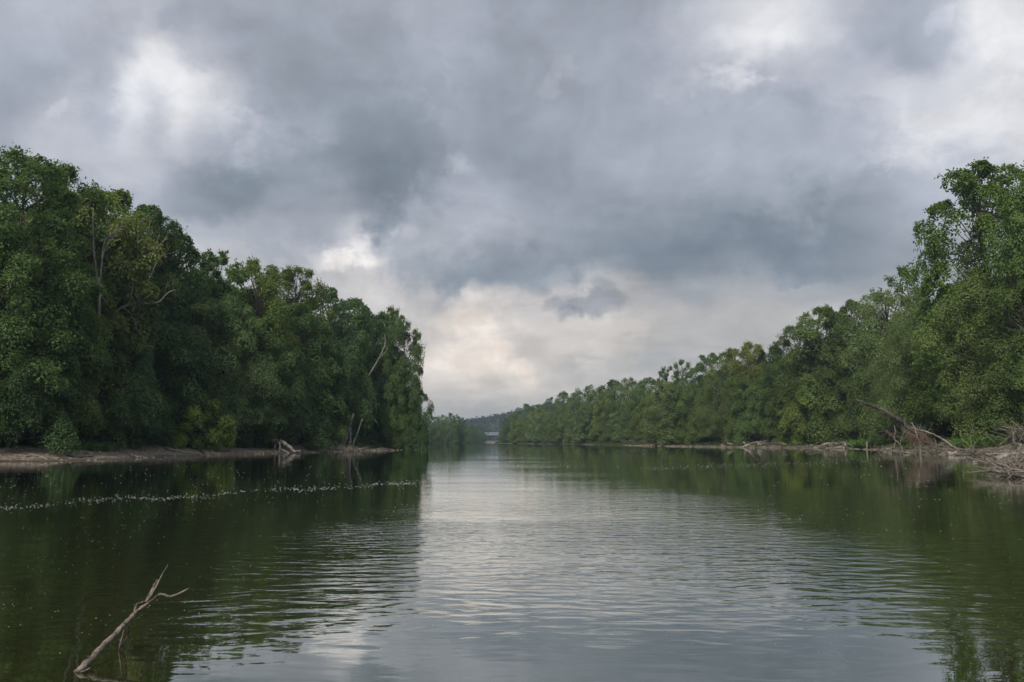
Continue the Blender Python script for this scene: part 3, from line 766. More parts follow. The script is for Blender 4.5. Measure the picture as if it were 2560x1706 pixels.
for px in np.arange(1270, 1680, 27):
    q += 1
    c = [G1, G5, G2, G3][q % 4]
    tree('wood_tree', ('willow_far', 'broad_far')[q % 2], px, rtop(px) + (HOR - rtop(px)) * (0.34 + 0.16 * math.sin(q * 2.1)), solve_right(px, 10 if 1470 < px < 1665 else 4.5), 17, c,
         'waterside tree ' + ('at the river bend beside the far bridge' if px < 1370 else 'left of the pale grassy spit' if px < 1470 else 'standing right behind the pale grassy spit' if px < 1580 else 'just above or right of the far log heap'), 'waterside trees in front of the receding right-bank wood')
RBB = 'half-hidden trees deeper in the right-bank wood'
for q in range(17):
    px = 1700 + q * 56; top = np.interp(px, [1650, 1800, 1900, 2100, 2300, 2600], [960, 930, 910, 850, 790, 680])
    tree('wood_tree', 'broad' if q % 2 else 'droop', px, top, solve_right(px, 26), 14, G6, 'dark tree half hidden behind the front row of the right-bank wood', RBB)

# far groves
FG = 'trees of the far grove beyond the bend'
for q, (px, top, Y, wd) in enumerate([(1000, 1030, 560, 16), (1030, 1032, 575, 15), (1064, 1030, 560, 15), (1085, 1042, 600, 16), (1105, 1037, 570, 13), (1127, 1033, 560, 14), (1146, 1041, 575, 12),
        (1048, 1058, 545, 12), (1078, 1064, 545, 12), (1100, 1066, 545, 11), (1122, 1066, 545, 11), (1143, 1066, 572, 11), (1158, 1056, 640, 13)]):
    tree('far_tree', ('broad_far', 'willow_far', 'maple_far')[q % 3], px, top, Y, wd, [G1, G3, G2, G5][q % 4], 'small hazy tree in the far grove between the left point and the bridge', FG)
FG2 = 'trees framing the far bridge'
for q, (px, top, Y, wd) in enumerate([(1166, 1063, 760, 14), (1180, 1064, 860, 16), (1194, 1064, 900, 15), (1206, 1066, 930, 14), (1172, 1082, 770, 10), (1188, 1080, 880, 12), (1203, 1082, 920, 11),
        (1262, 1056, 840, 13), (1274, 1050, 780, 14), (1258, 1074, 900, 10), (1284, 1040, 700, 14), (1270, 1076, 700, 9), (1292, 1060, 560, 11), (1280, 1072, 610, 10)]):
    tree('far_tree', ('broad_far', 'maple_far')[q % 2], px, top, Y, wd, [G2, G1, G6][q % 3], 'blue-hazed tree beside the white bridge far down the river', FG2)

# wooded hill: one far-off wood
rs = np.random.RandomState(5)
n = 2600
hxx = rs.uniform(-500, 520, n); hyy = rs.uniform(1480, 1980, n)
c = np.stack([hxx, hyy, hillz(hxx, hyy) + rs.uniform(3, 11, n)], 1)
o_ = np.tile([0, -0.3, 0.3], (n, 1))
V, Fq, sh = sprays(c, o_, rs.uniform(4.5, 7.5, n), 5, 8, 0.15, 3.2, 2.2, 0.25, rs, 0.8, 0.2)
m_hl = leaf_material('hill_leaf', 0.2, (0.040, 0.062, 0.030))
tag(link('hill_woods', mesh_arrays('hill_woods', V, Fq, m_hl, shade=sh)), 'hazy blue-green woods covering the far hill', 'woods', kind='stuff')

# lower trees closing the river beyond the bridge, and the land wood behind
n = 900
xx = rs.uniform(-420, 330, n); yy = rs.uniform(1360, 1460, n)
c = np.stack([xx, yy, 2.5 + rs.uniform(0, 15, n)], 1)
V, Fq, sh = sprays(c, np.tile([0, -0.3, 0.3], (n, 1)), rs.uniform(3.5, 6, n), 6, 8, 0.15, 2.2, 1.5, 0.25, rs, 0.8, 0.2)
tag(link('distant_woods', mesh_arrays('distant_woods', V, Fq, m_hl, shade=sh)), 'dark far woods closing the river under the bridge', 'woods', kind='stuff')

# understorey inside the woods: leafy scrub nobody could count
def scrub(name, pts, r, lab, tint, L=0.4, W=0.22, cat='undergrowth', nt_=8, nl=12, droop=0.3, upb=0.3):
    rs = np.random.RandomState(len(pts))
    c = np.array(pts, float)
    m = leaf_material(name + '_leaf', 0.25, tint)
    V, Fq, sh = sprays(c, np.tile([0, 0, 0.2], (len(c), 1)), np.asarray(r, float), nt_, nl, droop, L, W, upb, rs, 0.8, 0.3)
    return tag(link(name, mesh_arrays(name, V, Fq, m, shade=sh)), lab, cat, kind='stuff')
def bank_points(n, ylo, yhi, dlo, dhi, zlo, zhi, side, rs):
    out = []
    while len(out) < n:
        yy = rs.uniform(ylo, yhi, n * 6); xx = rs.uniform(-110, -12, n * 6) if side < 0 else rs.uniform(-30, 130, n * 6)
        d = sdist(xx, yy); ok = (d > dlo) & (d < dhi)
        xx, yy = xx[ok], yy[ok]
        zz = height(xx, yy) + rs.uniform(zlo, zhi, len(xx))
        out += list(zip(xx, yy, zz))
    return out[:n]
rs = np.random.RandomState(21)
pts = bank_points(520, 66, 200, 13, 20, 0.2, 6.5, -1, rs) + bank_points(900, 62, 215, 15, 21, 0.1, 3.2, -1, rs)
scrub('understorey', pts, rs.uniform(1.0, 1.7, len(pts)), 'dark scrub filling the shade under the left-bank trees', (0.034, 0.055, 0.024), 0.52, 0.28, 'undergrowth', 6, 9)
pts = bank_points(900, 45, 420, 13, 21, 0.2, 7, 1, rs) + bank_points(1300, 60, 520, 16, 22, 0.1, 3.2, 1, rs)
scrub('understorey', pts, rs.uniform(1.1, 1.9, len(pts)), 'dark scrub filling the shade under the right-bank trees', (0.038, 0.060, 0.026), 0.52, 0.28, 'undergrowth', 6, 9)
pts = bank_points(300, 66, 185, 8.0, 12, 0.0, 0.6, -1, rs)
scrub('bank_weeds', pts, rs.uniform(0.35, 0.7, len(pts)), 'green weeds along the top of the left mud bank', (0.055, 0.105, 0.022), 0.22, 0.09, 'weeds', 7, 10, 0.1, 0.7)
pts = bank_points(420, 60, 400, 7.0, 12, 0.0, 0.8, 1, rs) + bank_points(1700, 128, 720, 1.5, 8, 0.0, 0.5, 1, rs)
scrub('bank_weeds', pts, rs.uniform(0.35, 0.8, len(pts)), 'green weeds along the foot of the right-bank trees', (0.055, 0.10, 0.025), 0.24, 0.10, 'weeds', 7, 10, 0.1, 0.7)

def grass(name, px0, px1, d0, d1, n, h, lab, tint, side, seed):
    rs = np.random.RandomState(seed); pts = []
    f = solve_left if side < 0 else solve_right
    base = [(p_, f(p_, 1.0)) for p_ in np.linspace(px0, px1, 12)]
    pxs = rs.uniform(px0, px1, n); dd = rs.uniform(d0, d1, n)
    Y0 = np.interp(pxs, [b[0] for b in base], [b[1] for b in base]) + dd * 1.4
    X0 = (pxs - CX) / 2006 * Y0
    Z0 = height(X0, Y0)
    hh = h * rs.uniform(0.5, 1.15, n)
    lean_ = rs.normal(0, 0.35, (n, 2)) * hh[:, None]
    a = rs.uniform(0, 6.28, n); wx = np.cos(a) * 0.035 * h ** 0.5; wy = np.sin(a) * 0.035 * h ** 0.5
    b0 = np.stack([X0 - wx, Y0 - wy, Z0 - 0.05], 1); b1 = np.stack([X0 + wx, Y0 + wy, Z0 - 0.05], 1)
    m1 = np.stack([X0 + lean_[:, 0] * .4 + wx * .8, Y0 + lean_[:, 1] * .4 + wy * .8, Z0 + hh * .65], 1)
    tp_ = np.stack([X0 + lean_[:, 0], Y0 + lean_[:, 1], Z0 + hh * rs.uniform(.75, 1.05, n)], 1)
    V = np.stack([b0, b1, m1, tp_], 1).reshape(-1, 3)
    m = leaf_material(name + '_blade', 0.3, tint)
    return tag(link(name, mesh_arrays(name, V, np.arange(4 * n).reshape(n, 4), m, shade=rs.uniform(0, 1, n))), lab, 'grass', kind='stuff')
grass('tall_grass', 2385, 2512, 5, 11, 9000, 1.5, 'patch of tall bright green grass below the tallest right-bank tree', (0.085, 0.165, 0.028), 1, 1)
grass('tall_grass', 1935, 2065, 5, 12, 7000, 1.6, 'bright grass tongue between the driftwood stack and the forked log', (0.075, 0.135, 0.030), 1, 2)
grass('tall_grass', 2135, 2175, 2.5, 6, 2500, 1.9, 'clump of tall grass at the root end of the forked log', (0.085, 0.150, 0.035), 1, 3)
grass('tall_grass', 2180, 2390, 5, 11, 5000, 0.9, 'rough grass between the dead tops and the shore', (0.075, 0.110, 0.030), 1, 4)
grass('short_grass', 1480, 1620, 2, 8, 5000, 0.7, 'thin grass on the low spit with the far log heap', (0.095, 0.125, 0.045), 1, 5)
grass('short_grass', 90, 270, 6, 11, 7000, 0.8, 'grass creeping down the left mud beach', (0.065, 0.125, 0.026), -1, 6)
grass('short_grass', 560, 700, 7, 11, 4000, 0.7, 'grass on the bank top above the pale sand strip', (0.055, 0.105, 0.024), -1, 7)
grass('short_grass', 770, 850, 4, 8, 4500, 1.0, 'bright grass left of the pale exposed trunks', (0.075, 0.145, 0.030), -1, 8)

# ------------------------------------------------------------------ dead wood
def wood(name, paths, material, label, cat='log', group=None, partname='limb', sides=8, rough=0.12, seed=0):
    """first path is the body of the thing (its own mesh), further ones are its limbs"""
    e = bpy.data.objects.new(name, None); COL.objects.link(e)
    o0 = Vector(tuple(paths[0][0][0])); e.location = o0
    tag(e, label, cat, group)
    for q, (pts, rad) in enumerate(paths):
        pp = [np.array(tuple(p)) - np.array(tuple(o0)) for p in pts]
        sp, sr = smooth_path(pp, rad, 5)
        sp[1:-1] += np.random.RandomState(seed + q).normal(0, 1, sp[1:-1].shape) * (sr[1:-1, None] * 0.18)
        v, f = tubes([(sp, sr)], sides, rough, seed + q)
        link('stem' if q == 0 else partname, quad_tri_mesh(name + '_wood', v, f, material), e)
    return e
# the foreground branch
def PB(l): return [P(a, b, Yd + 0.34 if Yd < 9 else Yd) for a, b, Yd in l]
wood('dead_branch', [
    (PB([(150, 1722, 6.5), (193, 1680, 6.2), (223, 1652, 6.32), (252, 1622, 6.45), (281, 1592, 6.6), (308, 1564, 6.75), (334, 1537, 6.9), (352, 1520, 7.0), (366, 1504, 7.08)]),
        [.027, .026, .0245, .023, .0215, .020, .0185, .0155, .013]),
    (PB([(364, 1507, 7.07), (374, 1490, 7.13), (384, 1471, 7.2), (394, 1452, 7.25)]), [.013, .0155, .0165, .0155]),
    (PB([(366, 1506, 7.07), (379, 1487, 7.1), (391, 1465, 7.15), (406, 1435, 7.25), (413, 1424, 7.28), (420, 1411, 7.3)]), [.009, .008, .0062, .005, .0042, .0025]),
    (PB([(338, 1534, 6.88), (356, 1518, 6.9), (374, 1506, 6.95), (388, 1495, 6.98), (400, 1486, 7.0), (412, 1488, 7.02), (425, 1492, 7.05), (437, 1488, 7.08), (449, 1484, 7.1), (460, 1478, 7.1), (473, 1472, 7.1)]),
        [.012, .0115, .0115, .0105, .010, .0095, .0095, .009, .0085, .008, .0065]),
    (PB([(336, 1530, 6.93), (341, 1515, 6.98), (350, 1508, 7.0), (362, 1505, 7.04)]), [.010, .0105, .009, .009]),
    (PB([(322, 1560, 6.8), (321, 1575, 6.83), (319, 1590, 6.85), (311, 1603, 6.87), (306, 1614, 6.88), (306, 1632, 6.88)]), [.008, .007, .0065, .0085, .010, .010]),
    (PB([(314, 1568, 6.78), (308, 1586, 6.82), (302, 1606, 6.85), (297, 1626, 6.86), (296, 1634, 6.86)]), [.0075, .0075, .0075, .0065, .006]),
    (PB([(228, 1648, 6.34), (222, 1643, 6.33), (219, 1641, 6.33)]), [.011, .008, .004]),
    (PB([(196, 1682, 6.2), (212, 1678, 6.16), (228, 1669, 6.14)]), [.009, .007, .003]),
    ], M_BRANCH, 'forked dead branch sticking up out of the water in the left foreground', 'branch', partname='twig', sides=12, rough=0.17, seed=3)
# small snag out on the water
a = onwater(1268, 1133)
k_ = a.y
wood('dead_branch', [(PB([(1267, 1136, k_), (1268, 1129, k_), (1272, 1124, k_), (1274, 1120, k_)]), [.06, .06, .05, .03]),
    (PB([(1268, 1130, k_), (1264, 1127, k_)]), [.04, .02]), (PB([(1270, 1127, k_), (1279, 1128, k_)]), [.03, .02])],
    M_BARK, 'tiny dark snag standing out of the far water in mid-river', 'branch', partname='twig', sides=6, seed=5)

def twigs(path_pts, n, length, rad, rs, up=0.5, spread=0.8, plane_y=0.4):
    """side shoots along a polyline"""
    res = []
    pts = np.array([tuple(p) for p in path_pts])
    for q in range(n):
        f = rs.uniform(0.25, 1.0) * (len(pts) - 1); i0 = min(int(f), len(pts) - 2); t = f - i0
        o_ = pts[i0] * (1 - t) + pts[i0 + 1] * t
        d = pts[i0 + 1] - pts[i0]; d /= np.linalg.norm(d) + 1e-9
        v = d * 0.7 + rs.normal(0, spread, 3) * np.array([1, plane_y, 0.8]) + np.array([0, 0, up]); v /= np.linalg.norm(v)
        l_ = length * rs.uniform(0.4, 1.1)
        v2 = v + rs.normal(0, 0.3, 3) + np.array([0, 0, 0.15])
        res.append(([o_, o_ + v * l_ * 0.5, o_ + v * l_ * 0.5 + v2 * l_ * 0.5], [rad, rad * 0.7, rad * 0.35]))
    return res
def bare_tree(name, mains, n_tw, ltw, label, Y, seed, rtw=0.03, material=None, cat='dead tree', group=None):
    rs = np.random.RandomState(seed)
    paths, tw = [], []
    for l, r0, r1 in mains:
        pts = [P(a, b, Y + (c if c else 0)) for a, b, c in l]
        paths.append((pts, list(np.linspace(r0, r1, len(pts)))))
        first = twigs(pts, n_tw, ltw, rtw, rs)
        tw += first
        for ft in first:
            tw += twigs(ft[0], 3, ltw * 0.5, rtw * 0.5, rs, 0.2)
    e = wood(name, paths, material or M_PALE, label, cat, group, 'limb', 7, 0.08, seed)
    o0 = np.array(e.location)
    v, f = tubes([(np.array([np.array(tuple(p)) - o0 for p in a_]), b_) for a_, b_ in tw], 4, 0, seed)
    link('twigs', quad_tri_mesh('twigs', v, f, material or M_PALE), e)['kind'] = 'stuff'
    return e
bare_tree('dead_tree', [([(246, 900, 1), (248, 777, 0), (248, 720, 0), (241, 679, 0), (234, 620, 0), (232, 555, 0), (233, 520, 0)], 0.20, 0.03),
    ([(248, 715, 0), (254, 660, 0), (260, 610, 0), (274, 590, 0), (290, 580, 0)], 0.12, 0.03), ([(255, 655, 0), (264, 620, -.4), (280, 600, -.5), (300, 570, -.5)], 0.07, 0.02)],
    5, 1.4, 'leafless pale snag with two upright stems in front of the dark domed tree', solve_left(250, 6.5), 31, 0.028)
bare_tree('dead_tree', [([(262, 880, 1), (274, 820, 0), (288, 785, 0), (307, 769, 0), (343, 758, 0), (392, 758, 0), (422, 731, 0), (440, 726, 0)], 0.20, 0.04),
    ([(343, 758, 0), (351, 745, 0), (370, 705, 0), (389, 662, 0), (398, 640, 0)], 0.09, 0.03),
    ([(320, 766, 0), (332, 720, 0), (333, 668, 0), (345, 640, 0), (362, 612, 0), (372, 575, 0), (376, 542, 0)], 0.11, 0.025),
    ([(335, 690, 0), (342, 650, 0), (345, 610, 0), (344, 585, 0)], 0.07, 0.025),
    ([(345, 640, 0), (372, 640, -.4), (400, 612, -.5), (420, 592, -.5)], 0.06, 0.02),
    ([(307, 769, 0), (330, 790, -.6), (348, 838, -.8)], 0.06, 0.02)],
    6, 1.8, 'leafless spreading snag with long crooked limbs beside the two-stemmed snag', solve_left(330, 6.5), 37, 0.028)
bare_tree('bare_pole', [([(922, 940, 0), (949, 893, 0), (958, 873, 0), (963, 858, 0), (962, 836, 0)], 0.13, 0.05), ([(945, 900, 0), (960, 885, -.3), (970, 870, -.4)], 0.07, 0.03)],
    2, 1.0, 'bare pale slanting pole against the dark trees near the left point', solve_left(940, 3.0) - 3.0, 41, 0.03)
Yt = solve_left(865, 4.5)
for q, (l, r, lab) in enumerate([
    ([(854, 1114), (857, 1100), (862, 1078), (872, 1040)], .30, 'leftmost and thickest of the pale trunks on the left bank'),
    ([(862, 1108), (867, 1092), (872, 1074), (884, 1035)], .26, 'second pale trunk, leaning right from the thickest one'),
    ([(874, 1118), (875, 1100), (876, 1075), (872, 1040)], .22, 'upright pinkish trunk in the middle of the pale trunks'),
    ([(883, 1116), (886, 1103), (895, 1079), (906, 1048)], .15, 'thin pale trunk leaning right beside the upright pinkish trunk')]):
    wood('bare_tree', [([P(a, b, Yt) for a, b in l], list(np.linspace(r * 1.25, r * 0.7, 4)))], M_PALE, lab, 'tree trunk', 'pale exposed trunks near the left point', seed=50 + q)
Yt = solve_left(1005, 3)
wood('bare_tree', [([P(1007, 1112, Yt), P(1005, 1098, Yt), P(1004, 1080, Yt), P(1002, 1050, Yt)], [.45, .32, .30, .26])], M_PALE, 'single grey trunk at the very end of the left bank', 'tree trunk', seed=57)
Yt = solve_left(325, 8)
wood('bare_tree', [([P(334, 1117, Yt), P(326, 1098, Yt), P(316, 1073, Yt), P(305, 1040, Yt)], [.26, .22, .2, .17])], M_BARK, 'slanting brown trunk standing on the left mud beach', 'tree trunk', seed=58)
Yt = solve_left(715, 2.2)
wood('driftwood_log', [([P(684, 1104, Yt + 3), P(698, 1104, Yt + 2), P(712, 1109, Yt + 1), P(727, 1121, Yt), P(738, 1130, Yt - 1), P(752, 1127, Yt - 1)], [.34, .32, .28, .24, .2, .1]),
    ([P(702, 1123, Yt), P(712, 1128, Yt - 1), P(724, 1133, Yt - 1)], [.14, .13, .08]), ([P(698, 1106, Yt + 1), P(700, 1118, Yt), P(698, 1134, Yt - 1)], [.16, .13, .12]), ([P(690, 1110, Yt + 1), P(686, 1124, Yt), P(692, 1133, Yt - 1)], [.1, .09, .06])],
    M_DRIFT, 'arching pale log with roots reaching into the water on the left bank', 'log', seed=60)
# logs by pixel end points on the ground surface
def groundpt(px, py, lift=0.06, side=1):
    d = ray(px, py)
    ts = np.linspace(30, 420, 1600) / d[1]
    X = d[0] * ts; Y = d[1] * ts; Z = CAMZ + d[2] * ts
    h = np.maximum(height(X, Y), 0.0)
    ok = np.where(Z < h + 0.0)[0]
    i0 = ok[0] if len(ok) else len(ts) - 1
    return Vector((X[i0], Y[i0], h[i0] + lift))
def ground_log(pxs, r0, r1, label, mat_=None, extra=(), group=None, seed=0, name='driftwood_log', lift=0.5):
    def conv(l, r):
        return [groundpt(a, b, r * lift) for a, b in l]
    paths = [(conv(pxs, r0), list(np.linspace(r0, r1, len(pxs))))]
    for l, a_, b_ in extra:
        paths.append((conv(l, a_), list(np.linspace(a_, b_, len(l)))))
    return wood(name, paths, mat_ or M_DRIFT, label, 'log' if name.endswith('log') else 'branch', group, seed=seed)
LD = 'driftwood scattered on the left beach'
for q, (l, r, lab) in enumerate([
    ([(62, 1143), (90, 1141), (116, 1149)], .10, 'bent grey stick nearest the water on the left beach'),
    ([(80, 1149), (130, 1147), (170, 1147)], .09, 'long thin stick lying flat at the waterline of the left beach'),
    ([(144, 1132), (185, 1134), (232, 1136)], .09, 'upper straight stick on the left beach below the grass'),
    ([(165, 1141), (200, 1145), (232, 1143)], .12, 'darker chunky stick at the right end of the left beach litter'),
    ([(0, 1140), (30, 1138), (52, 1141)], .09, 'short stick at the left frame edge on the mud'),
    ([(326, 1140), (342, 1144), (358, 1144)], .13, 'small dark log piece on the pale sand by the water'),
    ([(412, 1122), (450, 1132), (505, 1138)], .12, 'long stick slanting to the water below the yellow-green bush'),
    ([(470, 1118), (500, 1128), (512, 1136)], .16, 'dark stub of a log right of the slanting stick'),
    ([(225, 1104), (236, 1112), (248, 1114)], .12, 'short brown root poking out of the bank above the left beach'),
    ([(780, 1126), (795, 1125), (808, 1124)], .22, 'black round log left of the pale exposed trunks'),
    ([(900, 1110), (930, 1118), (960, 1122)], .20, 'pale slanting log right of the pale exposed trunks'),
    ([(838, 1110), (846, 1116), (850, 1121)], .16, 'short whitish log leaning at the foot of the bright grass'),
    ([(945, 1126), (965, 1124), (985, 1127)], .16, 'low brown log near the end of the left bank')]):
    ground_log(l, r, r * 0.5, lab, M_DRIFT if q not in (3, 7, 9) else M_BARK, group=LD, seed=70 + q)
# right bank: the lowest point of each piece rests on the ground or in the water
def PY(l, Y):
    m = max(l, key=lambda q: q[1])
    g = groundpt(m[0], m[1], 0).y - 1.2
    out = [P(a, b, g) for a, b in l]
    for p in out: p.z = max(p.z, gz(p.x, p.y) + 0.08)
    return out
Yh = 285
wood('driftwood_log', [(PY([(1586, 1109), (1610, 1108), (1630, 1109), (1654, 1107)], Yh), [.5, .5, .45, .3]),
    (PY([(1586, 1107), (1580, 1097), (1566, 1093), (1552, 1091)], Yh), [.28, .22, .16, .07])], M_DRIFT, 'long pale base log of the far log heap with one raised limb', 'log', 'far log heap on the spit', seed=90)
wood('driftwood_log', [(PY([(1592, 1103), (1612, 1098), (1630, 1099)], Yh + 2), [.35, .3, .25])], M_DRIFT, 'arched grey log lying over the base log of the far heap', 'log', 'far log heap on the spit', seed=91)
wood('driftwood_log', [(PY([(1622, 1100), (1638, 1099), (1655, 1106)], Yh + 1), [.35, .3, .25])], M_BARK, 'dark reddish log at the right end of the far heap', 'log', 'far log heap on the spit', seed=92)
wood('driftwood_log', [(PY([(1598, 1106), (1618, 1103), (1640, 1104)], Yh + 1), [.3, .3, .25])], M_DRIFT, 'short log wedged in the middle of the far heap', 'log', 'far log heap on the spit', seed=93)
Ys = 205
SG = 'grey driftwood stack on the right bank'
for q, (l, r, lab) in enumerate([
    ([(1856, 1119), (1877, 1110), (1894, 1105), (1912, 1106)], .26, 'curved pale limb rising from the water at the left of the driftwood stack'),
    ([(1858, 1106), (1869, 1114), (1886, 1115), (1911, 1110), (1935, 1102)], .24, 'long crooked grey limb crossing the driftwood stack'),
    ([(1904, 1096), (1918, 1098), (1940, 1097)], .22, 'topmost stick of the driftwood stack'),
    ([(1911, 1116), (1925, 1115), (1940, 1113)], .24, 'lowest short log at the right of the driftwood stack'),
    ([(1893, 1110), (1915, 1104), (1945, 1099)], .3, 'thick straight log sloping up through the driftwood stack'),
    ([(1818, 1108), (1832, 1111), (1840, 1115)], .2, 'loose stick on the mud left of the driftwood stack')]):
    wood('driftwood_log', [(PY(l, Ys + (q % 3)), list(np.linspace(r, r * 0.5, len(l))))], M_DRIFT, lab, 'log', SG, seed=100 + q)
Yc = 186
wood('driftwood_log', [(PY([(2132, 1104), (2120, 1106), (2107, 1109), (2088, 1110), (2069, 1110), (2056, 1113), (2047, 1119), (2023, 1121)], Yc), [.55, .5, .4, .32, .3, .26, .2, .1]),
    (PY([(2069, 1110), (2062, 1106), (2055, 1101), (2049, 1106), (2040, 1108)], Yc), [.24, .2, .17, .12, .06]),
    (PY([(2110, 1114), (2095, 1120), (2064, 1121)], Yc - 1), [.2, .17, .08]),
    (PY([(2112, 1108), (2111, 1116), (2108, 1122)], Yc), [.5, .5, .4])], M_DRIFT, 'big forked log with upturned limb lying along the right shore', 'log', seed=110)
wood('dead_branch', [(PY([(2194, 1078), (2196, 1092), (2196, 1104), (2190, 1109), (2180, 1112)], 150), [.14, .16, .17, .18, .12])], M_DRIFT, 'elbow-shaped stick standing upright right of the tall grass clump', 'branch', seed=111)
wood('wooden_post', [(PY([(2167, 1104), (2167, 1115), (2167, 1124)], 165), [.12, .16, .18])], M_DRIFT, 'short upright stump at the water right of the forked log', 'post', seed=112)
for q, (l, Yq, r, lab) in enumerate([
    ([(2209, 1129), (2223, 1130)], 128, .16, 'small bleached log end in the water left of the dead tops'),
    ([(2216, 1125), (2230, 1121), (2244, 1118)], 130, .3, 'stout pale log sloping up left of the dead tops'),
    ([(2252, 1128), (2264, 1131), (2278, 1134)], 118, .16, 'thin pale log dipping into the water below the dead tops'),
    ([(2303, 1127), (2318, 1125), (2331, 1120)], 118, .3, 'stout yellowish log on the shore right of the dead tops'),
    ([(2369, 1134), (2405, 1135), (2439, 1133), (2466, 1137), (2508, 1137), (2565, 1134)], 103, .30, 'very long pale log lying along the waterline below the tall grass'),
    ([(2488, 1122), (2520, 1119), (2556, 1116)], 88, .08, 'long straight bleached pole lying across the brush at the right frame edge'),
    ([(2536, 1107), (2550, 1111), (2566, 1118)], 84, .16, 'thick pale limb pointing down out of the right frame edge'),
    ([(2490, 1148), (2505, 1143), (2524, 1138)], 78, .28, 'blocky pale log end at the top of the brush pile'),
    ([(2432, 1156), (2445, 1155)], 70, .1, 'small dark chunk floating off the brush pile')]):
    pts = PY(l, Yq)
    if lab.startswith('very long'): pts = [Vector((p.x, p.y, max(0.05, p.z))) for p in pts]
    wood('driftwood_log', [(pts, list(np.linspace(r, r * 0.65, len(l))))], M_DRIFT, lab, 'log', 'driftwood along the near right shore', seed=120 + q)
gL = groundpt(2340, 1124, 0).y
wood('leaning_tree', [([P(a, b, gL) for a, b in ([(2338, 1120), (2325, 1108), (2300, 1088), (2275, 1071), (2245, 1050), (2211, 1029), (2177, 1014), (2140, 1000)])], [.6, .52, .48, .42, .4, .34, .26, .15]),
    ([P(a, b, gL) for a, b in ([(2245, 1052), (2225, 1042), (2200, 1030), (2172, 1024)])], [.2, .17, .14, .06])], M_BARK, 'big dark trunk leaning far out to the left over the right shore', 'tree trunk', seed=130)
wood('bare_pole', [(PY([(2406, 1133), (2381, 1116), (2364, 1104), (2338, 1089), (2313, 1079), (2289, 1072), (2279, 1056)], 104), [.16, .15, .14, .12, .10, .08, .04]),
    (PY([(2338, 1089), (2346, 1084), (2353, 1083)], 104), [.06, .05, .03])], M_PALE, 'long thin pale pole slanting down to the very long log', 'branch', seed=131)
bare_tree('dead_treetop', [([(2258, 1128, 0), (2252, 1116, 0), (2244, 1106, 0), (2235, 1097, 0), (2238, 1080, 0), (2236, 1064, 0)], 0.16, 0.04), ([(2235, 1097, 0), (2228, 1088, 0), (2215, 1078, 0)], 0.07, 0.03),
    ([(2250, 1112, 0), (2254, 1092, 0), (2262, 1078, 0)], 0.07, 0.03)], 5, 1.3, 'upright dead treetop with bare grey twigs at the right shore', groundpt(2258, 1129, 0).y, 61, 0.025, M_DRIFT)
dt = bare_tree('dead_treetop', [([(2302, 1138, 0), (2300, 1124, 0), (2299, 1110, 0), (2292, 1090, 0), (2286, 1072, 0)], 0.18, 0.05), ([(2299, 1112, 0), (2310, 1095, 0), (2318, 1080, 0)], 0.09, 0.03),
    ([(2292, 1092, 0), (2278, 1085, 0), (2266, 1082, 0)], 0.08, 0.03), ([(2301, 1125, 0), (2292, 1130, 0), (2290, 1137, 0)], 0.08, 0.05)], 8, 1.6, 'rust-brown dead treetop standing in the shallows on its limbs', groundpt(2302, 1137, 0).y, 63, 0.03, M_DRIFT)
rs = np.random.RandomState(8)
def rust(parent, ctrs, Yq, r, nm=14):
    o0 = np.array(parent.location); c = []
    for (a, b) in ctrs:
        for _ in range(nm):
            c.append(np.array(P(a + rs.normal(0, 10), b + rs.normal(0, 8), Yq + rs.normal(0, .8))) - o0)
    c = np.array(c)
    V, Fq, sh = sprays(c, np.tile([0, 0, 0.1], (len(c), 1)), np.full(len(c), r) * rs.uniform(0.5, 1.7, len(c)), 5, 6, 0.4, 0.15, 0.045, 0.2, rs)
    link('withered_leaves', mesh_arrays('withered_leaves', V, Fq, M_RUST, shade=sh), parent)
rust(dt, [(2280, 1096), (2306, 1104), (2318, 1100), (2290, 1110), (2272, 1086), (2284, 1088), (2296, 1084), (2304, 1092), (2312, 1090), (2296, 1102), (2288, 1078)], dt.location[1], 0.55, 9)
rust(bpy.data.objects['dead_treetop'], [(2226, 1085), (2232, 1090), (2222, 1094)], bpy.data.objects['dead_treetop'].location[1], 0.5, 6)

def tangle(name, ctrs, n, label, seed, L=1.6, r=0.02, material=None, flat_=0.28):
    rs = np.random.RandomState(seed); paths = []
    for _ in range(n):
        cx, cy_, Yq, sx, sy = ctrs[rs.randint(len(ctrs))]
        p = np.array(P(cx + rs.normal(0, sx), cy_ + rs.normal(0, sy), Yq + rs.normal(0, 1.2)))
        a = rs.normal(0, 1, 3) * np.array([1.3, 0.8, flat_]); a /= np.linalg.norm(a)
        l_ = L * rs.uniform(0.35, 1.2)
        b = p + a * l_ * 0.5 + rs.normal(0, 0.08, 3); c_ = p + a * l_ + rs.normal(0, 0.18, 3)
        for t in (p, b, c_): t[2] = max(t[2], -0.05)
        rr_ = r * (rs.uniform(0.4, 1.3) if rs.rand() < 0.88 else rs.uniform(2, 3.6))
        paths.append((np.array([p, b, c_]), np.array([rr_, rr_ * .8, rr_ * .4])))
    v, f = tubes(paths, 5, 0.1, seed)
    return tag(link(name, quad_tri_mesh(name, v, f, material or M_TWIG)), label, 'brush pile', kind='stuff')
tangle('brush_pile', [(2548, 1170, 47, 14, 5), (2530, 1183, 42, 12, 3.5), (2560, 1154, 55, 16, 5), (2550, 1187, 42, 14, 3), (2530, 1164, 52, 10, 4)], 520, 'matted heap of bleached sticks in the water at the right frame edge', 1, 1.7, 0.022)
tangle('brush_heap', [(2545, 1100, 80, 14, 10), (2550, 1085, 80, 14, 8), (2530, 1112, 82, 16, 5), (2480, 1128, 96, 30, 2), (2440, 1128, 102, 30, 2)], 190, 'upright spray of bare grey twigs above the brush pile', 2, 2.6, 0.024, None, 0.8)
